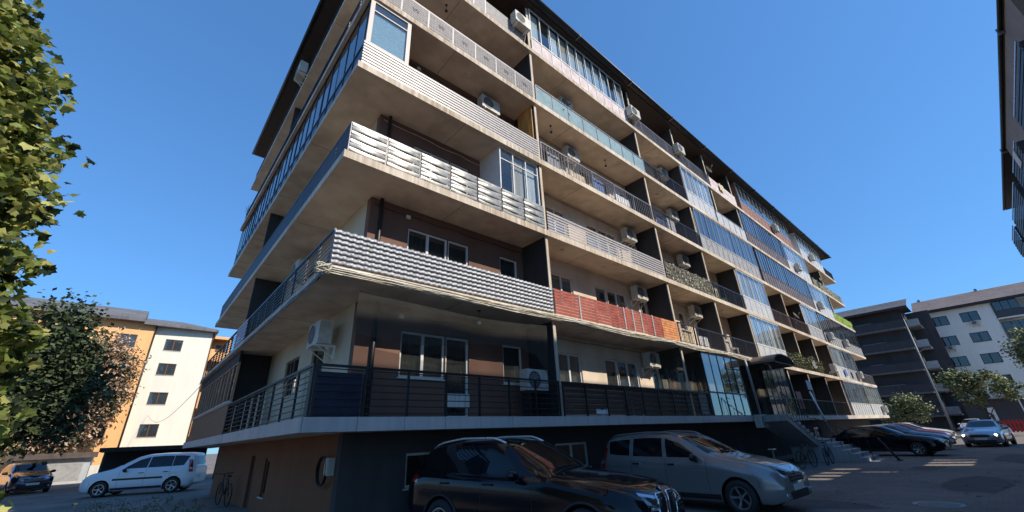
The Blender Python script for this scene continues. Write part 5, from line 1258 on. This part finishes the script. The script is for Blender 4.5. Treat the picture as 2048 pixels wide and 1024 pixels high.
# scooter-like post and bollard
bo_ = thing('bollard', (26.2, 4.0, 0), 'slim leaning dark bollard on the street before the far black car', 'bollard')
build(MB().tube([(26.4, 3.89, 0), (26.15, 4.35, .95)], .045, 8), 'post', mat('bollard_brown', (.06, .03, .025), .6), bo_, smooth=True)
build(MB().disc((26.4, 3.89, .02), (0, 0, 1), .12, 14, .04), 'foot', BLACK, bo_)
b2 = thing('bollard', (19.4, 6.6, 0), 'thin yellow topped post in front of the taupe car bonnet', 'bollard')
build(MB().tube([(19.4, 6.6, 0), (19.35, 6.6, .8)], .025, 8), 'post', mat('yellow_post', (.4, .33, .12), .6), b2)
build(MB().box(19.2, 19.5, 6.5, 6.7, .8, .84), 'cap', ALU, b2)
# ivy and flowers on the second floor railing
iv = thing('ivy_planting', (33, 7.8, ZT[2]), 'green ivy and flowers trailing over the second floor railing', 'plants'); mb = MB(); mb2 = MB()
for i in range(2600):
    x = R.uniform(29.95, 37.2); z = ZT[2] + .05 + R.random() ** .7 * (.85 + .18 * math.sin(x * 2.2)); y = 7.80 + R.uniform(-.12, .12); s_ = R.uniform(.05, .1); rm = rot_rand(.6)
    (mb if R.random() < .8 else mb2).add([tuple(Vector((x, y, z)) + rm @ Vector(u)) for u in ((0, 0, 0), (.4 * s_, .5 * s_, 0), (0, s_, 0), (-.4 * s_, .5 * s_, 0))], [(0, 1, 2, 3)])
build(mb, 'ivy_leaves', GREEN, iv, kind='stuff'); build(mb2, 'pale_leaves', mat('pale_flower', (.4, .3, .2), .7), iv, kind='stuff')
pl = thing('potted_plant', (2.5, 24.6, ZT[5]), 'small spiky plant on the far end of a side balcony', 'plant')
build(MB().tube([(2.4, 24.7, ZT[5]), (2.4, 24.7, ZT[5] + .3)], [.12, .16], 10), 'pot', TERRA, pl); mb = MB()
for k in range(26):
    a = R.uniform(0, 6.28); e = Vector((2.4 + .45 * math.cos(a), 24.8 + .5 * math.sin(a), ZT[5] + 1.0 + R.uniform(-.1, .35))); p = Vector((2.4, 24.7, ZT[5] + .35)); d = Vector((-math.sin(a), math.cos(a), 0)) * .035
    mb.add([tuple(p - d), tuple(p + d), tuple(e)], [(0, 1, 2)])
build(mb, 'leaves', GREEN, pl, kind='stuff')
# laundry and household things on the open balconies
def cloth(x0, x1, z0, z1, y, m, label, nm='laundry', cat='laundry'):
    vs, fs = [], []; N = 10
    for i in range(N + 1):
        for j in range(5):
            vs.append((x0 + (x1 - x0) * i / N, y + .03 * math.sin(i * 1.7) * (1 - j / 5), z0 + (z1 - z0) * j / 4 + .02 * math.sin(i)))
    for i in range(N):
        for j in range(4): q = i * 5 + j; fs.append((q, q + 5, q + 6, q + 1))
    tag(build(MB().add(vs, fs), nm, m, smooth=True), label, cat)
cols = dict(white=mat('white_cloth', (.7, .7, .7), .85, 0, .1, 4), blue=mat('blue_cloth', (.10, .16, .34), .85, 0, .3, 4), pink=mat('salmon_cloth', (.55, .25, .2), .85, 0, .3, 4), grey=mat('grey_cloth', (.25, .26, .28), .85, 0, .3, 4), cream=mat('cream_cloth', (.6, .5, .34), .85, 0, .2, 4))
cloth(9.3, 10.0, ZT[4] + .15, ZT[4] + .82, 8.05, cols['grey'], 'grey washing behind the fourth floor railing, leftmost piece')
cloth(10.3, 11.4, ZT[4] + .1, ZT[4] + .5, 8.0, cols['cream'], 'cream washing low behind the fourth floor railing')
cloth(12.0, 12.7, ZT[4] + .2, ZT[4] + .84, 8.05, cols['blue'], 'blue washing behind the middle of the fourth floor railing')
cloth(13.4, 14.6, ZT[4] + .12, ZT[4] + .7, 8.05, cols['white'], 'white washing behind the fourth floor railing')
cloth(16.9, 17.9, ZT[4] + .15, ZT[4] + .7, 8.05, cols['blue'], 'blue washing behind the dark fourth floor railing')
cloth(18.6, 19.5, ZT[2] + .05, ZT[2] + .65, 8.1, cols['white'], 'white bundle behind the second floor black railing')
cloth(17.1, 17.9, ZT[2] + .05, ZT[2] + .75, 8.1, cols['cream'], 'cream board leaning behind the second floor black railing')
cloth(21.4, 21.9, ZT[2] + .1, ZT[2] + .8, 8.1, cols['white'], 'narrow white sheet behind the second floor black railing')
cloth(31.0, 31.9, 3.6, 4.15, 7.6, cols['white'], 'bright white laundry hanging right of the entrance')
cloth(29.8, 30.7, 2.5, 3.5, 8.0, cols['pink'], 'salmon towel behind the railing right of the entrance')
cloth(10.2, 10.8, ZT[1] + .06, ZT[1] + .22, 7.88, cols['white'], 'small white box on the edge of the brown screened balcony', 'box', 'box')
for x, L, m, lb in ((34.6, 2, 'grey', 'dark washing among the far second floor ivy'), (43.6, 2, 'blue', 'blue washing hung outside the far second floor glazing'), (46.2, 2, 'grey', 'grey washing hung outside the far second floor glazing'), (26.4, 6, 'cream', 'cream sheet hung on the top floor railing')):
    cloth(x, x + .7, ZT[L] + .25, ZT[L] + .8, 7.74, cols[m], lb)
tag(build(MB().tube([(29.5, 7.2, 3.4), (30.1, 6.9, 1.0)], .05, 8), 'leaning_pole', ALU, smooth=True), 'pale pipe leaning from the railing right of the stairs', 'pole')
# pale panel added for the lit cream lower part of the corner balcony door
tag(build(MB().box(5.75, 6.4, 8.9, 8.94, ZT[1] + .3, ZT[1] + .62), 'lit_door_panel', CURT), 'pale panel standing for the lit lower door of the lowest corner balcony', 'board')
# red barrier and far street things
fb = thing('red_barrier', (60, .2, 0), 'red slatted barrier at the far right of the street', 'barrier'); RED = mat('barrier_red', (.5, .03, .03), .5)
for k in range(2): bx('barrier_rail', 59.97, 60.0, -1.4, 1.1, .45 + .5 * k, .58 + .5 * k, RED, fb)
for k in range(10): bx('barrier_slat', 60.0, 60.03, -1.35 + k * .25, -1.2 + k * .25, .2, 1.25, RED, fb)
bn = thing('shelter', (72, 0, 0), 'dark shelter with a pale door below the pale block', 'shelter')
build(MB().box(74, 77, -1.6, 3.2, 0, 3.4), 'wall', DG, bn); bx('roof', 73.4, 77.2, -1.9, 3.4, 3.4, 3.6, GREYP, bn); bx('door', 73.9, 73.99, .9, 1.5, 0, 2.5, UPVC, bn); bx('post', 73.4, 73.5, -1.3, -1.2, 0, 3.4, UPVC, bn)
tag(build(MB().box(80, 80.3, -16, -1.2, 0, 2.2), 'garden_wall', RW), 'plain grey wall running along the far right pavement', 'wall')
build(MB().box(62, 80, -30, -1.2, 0, .12), 'pavement', SW, kind='structure')

# dishes, chairs and other clutter on the balconies
def dish(x, y, z, label):
    t = thing('satellite_dish', (x, y, z), label, 'satellite dish', 'satellite dishes'); mb = MB(); n = 18
    ax = Vector((.25, -1, .55)).normalized(); a = ax.orthogonal().normalized(); b_ = ax.cross(a); c = Vector((x, y, z))
    mb.v.append(tuple(c))
    for r in (.15, .3):
        for j in range(n): t_ = 2 * math.pi * j / n; mb.v.append(tuple(c + (a * math.cos(t_) + b_ * math.sin(t_)) * r + ax * (r * r * .8)))
    for j in range(n):
        q = (j + 1) % n; mb.f += [(0, 1 + j, 1 + q), (1 + j, 1 + n + j, 1 + n + q, 1 + q)]; mb.m += [0, 0]
    build(mb, 'reflector', ALU, t, smooth=True); build(MB().tube([c - Vector((0, 0, .28)), c + ax * .32], .01, 5).box(x - .03, x + .03, y - .33, y - .25, z + .12, z + .2), 'feed_arm', GREYM, t); build(MB().tube([c, c + Vector((0, .05, -.1)), c + Vector((0, .08, -.5))], .02, 6), 'mast', GREYM, t)
dish(33.5, 7.55, ZT[3] + .9, 'satellite dish on the far third floor railing')
dish(46.8, 7.55, ZT[5] + .8, 'satellite dish on the far fifth floor railing')
dish(24.6, 7.6, ZT[6] + 1.0, 'satellite dish on the grey top floor railing')
def chair(x, y, z, m, label, rz=0):
    t = thing('balcony_chair', (x, y, z), label, 'chair', None, rz); W = WM[t]
    link('seat', MB().box(-.22, .22, -.22, .22, .42, .46).mesh('seat', m), t, mw=W); link('backrest', MB().box(-.22, .22, .19, .23, .47, .9).mesh('backrest', m), t, mw=W)
    lg = MB().box(-.02, .02, -.02, .02, 0, .42).mesh('leg', m)
    for a in (-.19, .19):
        for b_ in (-.19, .19): link('leg', lg, t, mw=W @ Matrix.Translation((a, b_, 0)))
chair(23.2, 8.3, ZT[3], mat('green_plastic', (.1, .3, .15), .5), 'green chair behind the dark third floor railing', .4)
chair(22.6, 8.3, ZT[2], WHITE, 'white chair behind the black second floor railing', -.3)
chair(26.8, 8.4, ZT[5] - 0.0, WHITE, 'white chair on the fifth floor right of the white glazing', .2)
def box_t(x0, x1, y0, y1, z0, h, m, label, cat='cupboard'):
    t = thing('balcony_cupboard', ((x0 + x1) / 2, (y0 + y1) / 2, z0), label, cat)
    build(MB().box(x0, x1, y0 + .02, y1, z0, z0 + h), 'cabinet', m, t); w_ = (x1 - x0) / 2
    for k in (0, 1): bx('door', x0 + k * w_ + .01, x0 + (k + 1) * w_ - .01, y0, y0 + .018, z0 + .03, z0 + h - .03, m, t)
box_t(19.0, 19.8, 8.5, 8.95, ZT[4], 1.5, mat('white_cabinet', (.6, .6, .58), .5), 'white cupboard behind the floral fourth floor railing')
box_t(14.6, 15.5, 8.5, 8.95, ZT[1], 1.0, mat('brown_cabinet', (.2, .12, .08), .6), 'brown cupboard on the brown screened ground balcony')
box_t(35.0, 36.0, 8.5, 8.95, ZT[3], 1.6, mat('brown_cabinet', (.2, .12, .08), .6), 'tall brown cupboard on the far third floor balcony')
for x, L, lb in ((10.6, 5, 'pot plant behind the teal glass railing'), (22.0, 4, 'pot plant by the fourth floor sliding windows')): 
    t = thing('potted_plant', (x, 8.0, ZT[L]), lb, 'plant'); build(MB().tube([(x, 8.0, ZT[L]), (x, 8.0, ZT[L] + .3)], [.1, .14], 10), 'pot', TERRA, t); mb = MB()
    for k in range(90):
        q = Vector((x, 8.0, ZT[L] + .6)) + Vector((R.gauss(0, .14), R.gauss(0, .1), R.gauss(0, .2))); rm = rot_rand(.5); s_ = R.uniform(.06, .12)
        mb.add([tuple(q + rm @ Vector(u)) for u in ((0, 0, 0), (.3 * s_, .5 * s_, 0), (0, s_, 0), (-.3 * s_, .5 * s_, 0))], [(0, 1, 2, 3)])
    build(mb, 'leaves', GREEN, t, kind='stuff')
# street wear: manhole, oil patches, fallen leaves
mh = thing('manhole_cover', (13.2, 1.6, 0), 'round iron manhole cover in the street right of the taupe car', 'manhole cover')
build(MB().disc((13.2, 1.6, .004), (0, 0, 1), .33, 28, .012), 'cover', DARKM, mh); build(MB().disc((13.2, 1.6, .003), (0, 0, 1), .42, 28, .008, 0, .34), 'rim', GREYM, mh)
mb = MB()
for i in range(420):
    if R.random() < .6: x, y = R.uniform(12, 34), R.uniform(-1, 7.4)
    else: x, y = R.uniform(-6, 3), R.uniform(14, 36)
    s_ = R.uniform(.03, .08); a = R.uniform(0, 6.28); c, sn = math.cos(a) * s_, math.sin(a) * s_
    mb.add([(x - c, y - sn, .008), (x + sn * .6, y - c * .6, .02), (x + c, y + sn, .008), (x - sn * .6, y + c * .6, .014)], [(0, 1, 2, 3)])
build(mb, 'fallen_leaves', mat('dry_leaf', (.25, .17, .07), .8), kind='stuff')

# ------------------------------------------------------------------ window panes beyond the first 300: joined
def area_px(o):
    pts = [campx(WM[o] @ v.co) for v in o.data.vertices[:8]]
    if min(p[2] for p in pts) <= .1: return 0
    a, b_ = [p[0] for p in pts], [p[1] for p in pts]
    if max(a) < 0 or min(a) > 2048 or max(b_) < 0 or min(b_) > 1024: return 0
    return (max(a) - min(a)) * (max(b_) - min(b_))
def under(o, r):
    while o.parent: o = o.parent
    return o == r
pan = [o for o in COL.objects if o.name.split('.')[0] == 'pane' and under(o, BLD)]
pan.sort(key=area_px, reverse=True)
mb = MB(); ml = []
for o in pan[299:]:
    m_ = o.data.materials[0]
    if m_ not in ml: ml.append(m_)
    mb.add([tuple(WM[o] @ v.co) for v in o.data.vertices], [tuple(p.vertices) for p in o.data.polygons], ml.index(m_)); bpy.data.objects.remove(o)
build(mb, 'pane', ml, BLD, kind='stuff')

# joints in the soffits and loose cables along the balcony walls
JM = mat('soffit_joint', (.10, .08, .06), .9)
for L in range(2, 7):
    for k, x in enumerate(BAYS[:-1]):
        for dx in ((.0,) if k == 0 else (2.1,)):
            xx = (5.3 if k == 0 else x + dx) + R.uniform(-.3, .3)
            bx('soffit_joint', xx, xx + .012, 7.84, 8.99, ZB[L] - .003, ZB[L] + .001, JM, BLD)
    for y in (11.5, 15.2, 19.6, 22.8): bx('soffit_joint', 2.22, 3.34, y, y + .012, ZB[L] - .003, ZB[L] + .001, JM, BLD)
for L in range(1, 6):
    for b in range(0, 7):
        x0, x1 = max(BAYS[b], WX) + .1, BAYS[b + 1] - .1; zc = ZB[L + 1] - R.uniform(.08, .2)
        pts = [(x0 + (x1 - x0) * k / 14, 8.975, zc - .05 * abs(math.sin(k * .9 + b)) * R.uniform(.5, 1.2)) for k in range(15)]
        pts.append((x1, 8.975, zc - R.uniform(.5, 1.6)))
        build(MB().tube(pts, .009, 4), 'wall_cable', DARKM if (b + L) % 3 else WHITE, BLD)
        if R.random() < .6: bx('junction_box', x0 + .9, x0 + 1.02, 8.95, 8.998, zc - .12, zc - .02, WHITE, BLD)
# repairs in the street surface
PM = mat('asphalt_patch', (.10, .092, .085), .92, 0, .3, 3, .5)
for cx, cy, rx, ry_ in ((17.5, 1.2, 2.2, .7), (28, .2, 3.0, .9), (12.2, 3.9, .8, 1.6), (22.5, 2.6, 1.0, .5)):
    v_ = [(cx + rx * math.cos(t) * R.uniform(.8, 1.1), cy + ry_ * math.sin(t) * R.uniform(.8, 1.1), .004) for t in [k * .5236 for k in range(12)]]
    build(MB().add(v_, [tuple(range(12))]), 'asphalt_patch', PM, kind='structure')
# trees left of the view, mirrored in the dark paint of the nearest car
leafy('street_tree', 'green street tree left of the view, mirrored in the nearest car', 'tree', (-9.5, 3.2, 0), [((-9.5, 3.2, 4.2), (2.2, 2.6, 2.6))], 5000, .3, OL, .16)
leafy('street_tree', 'second green street tree left of the view beside the maple', 'tree', (-9.0, 9.0, 0), [((-9.0, 9.0, 3.8), (2.0, 2.6, 3.0))], 5000, .3, OL, .16)
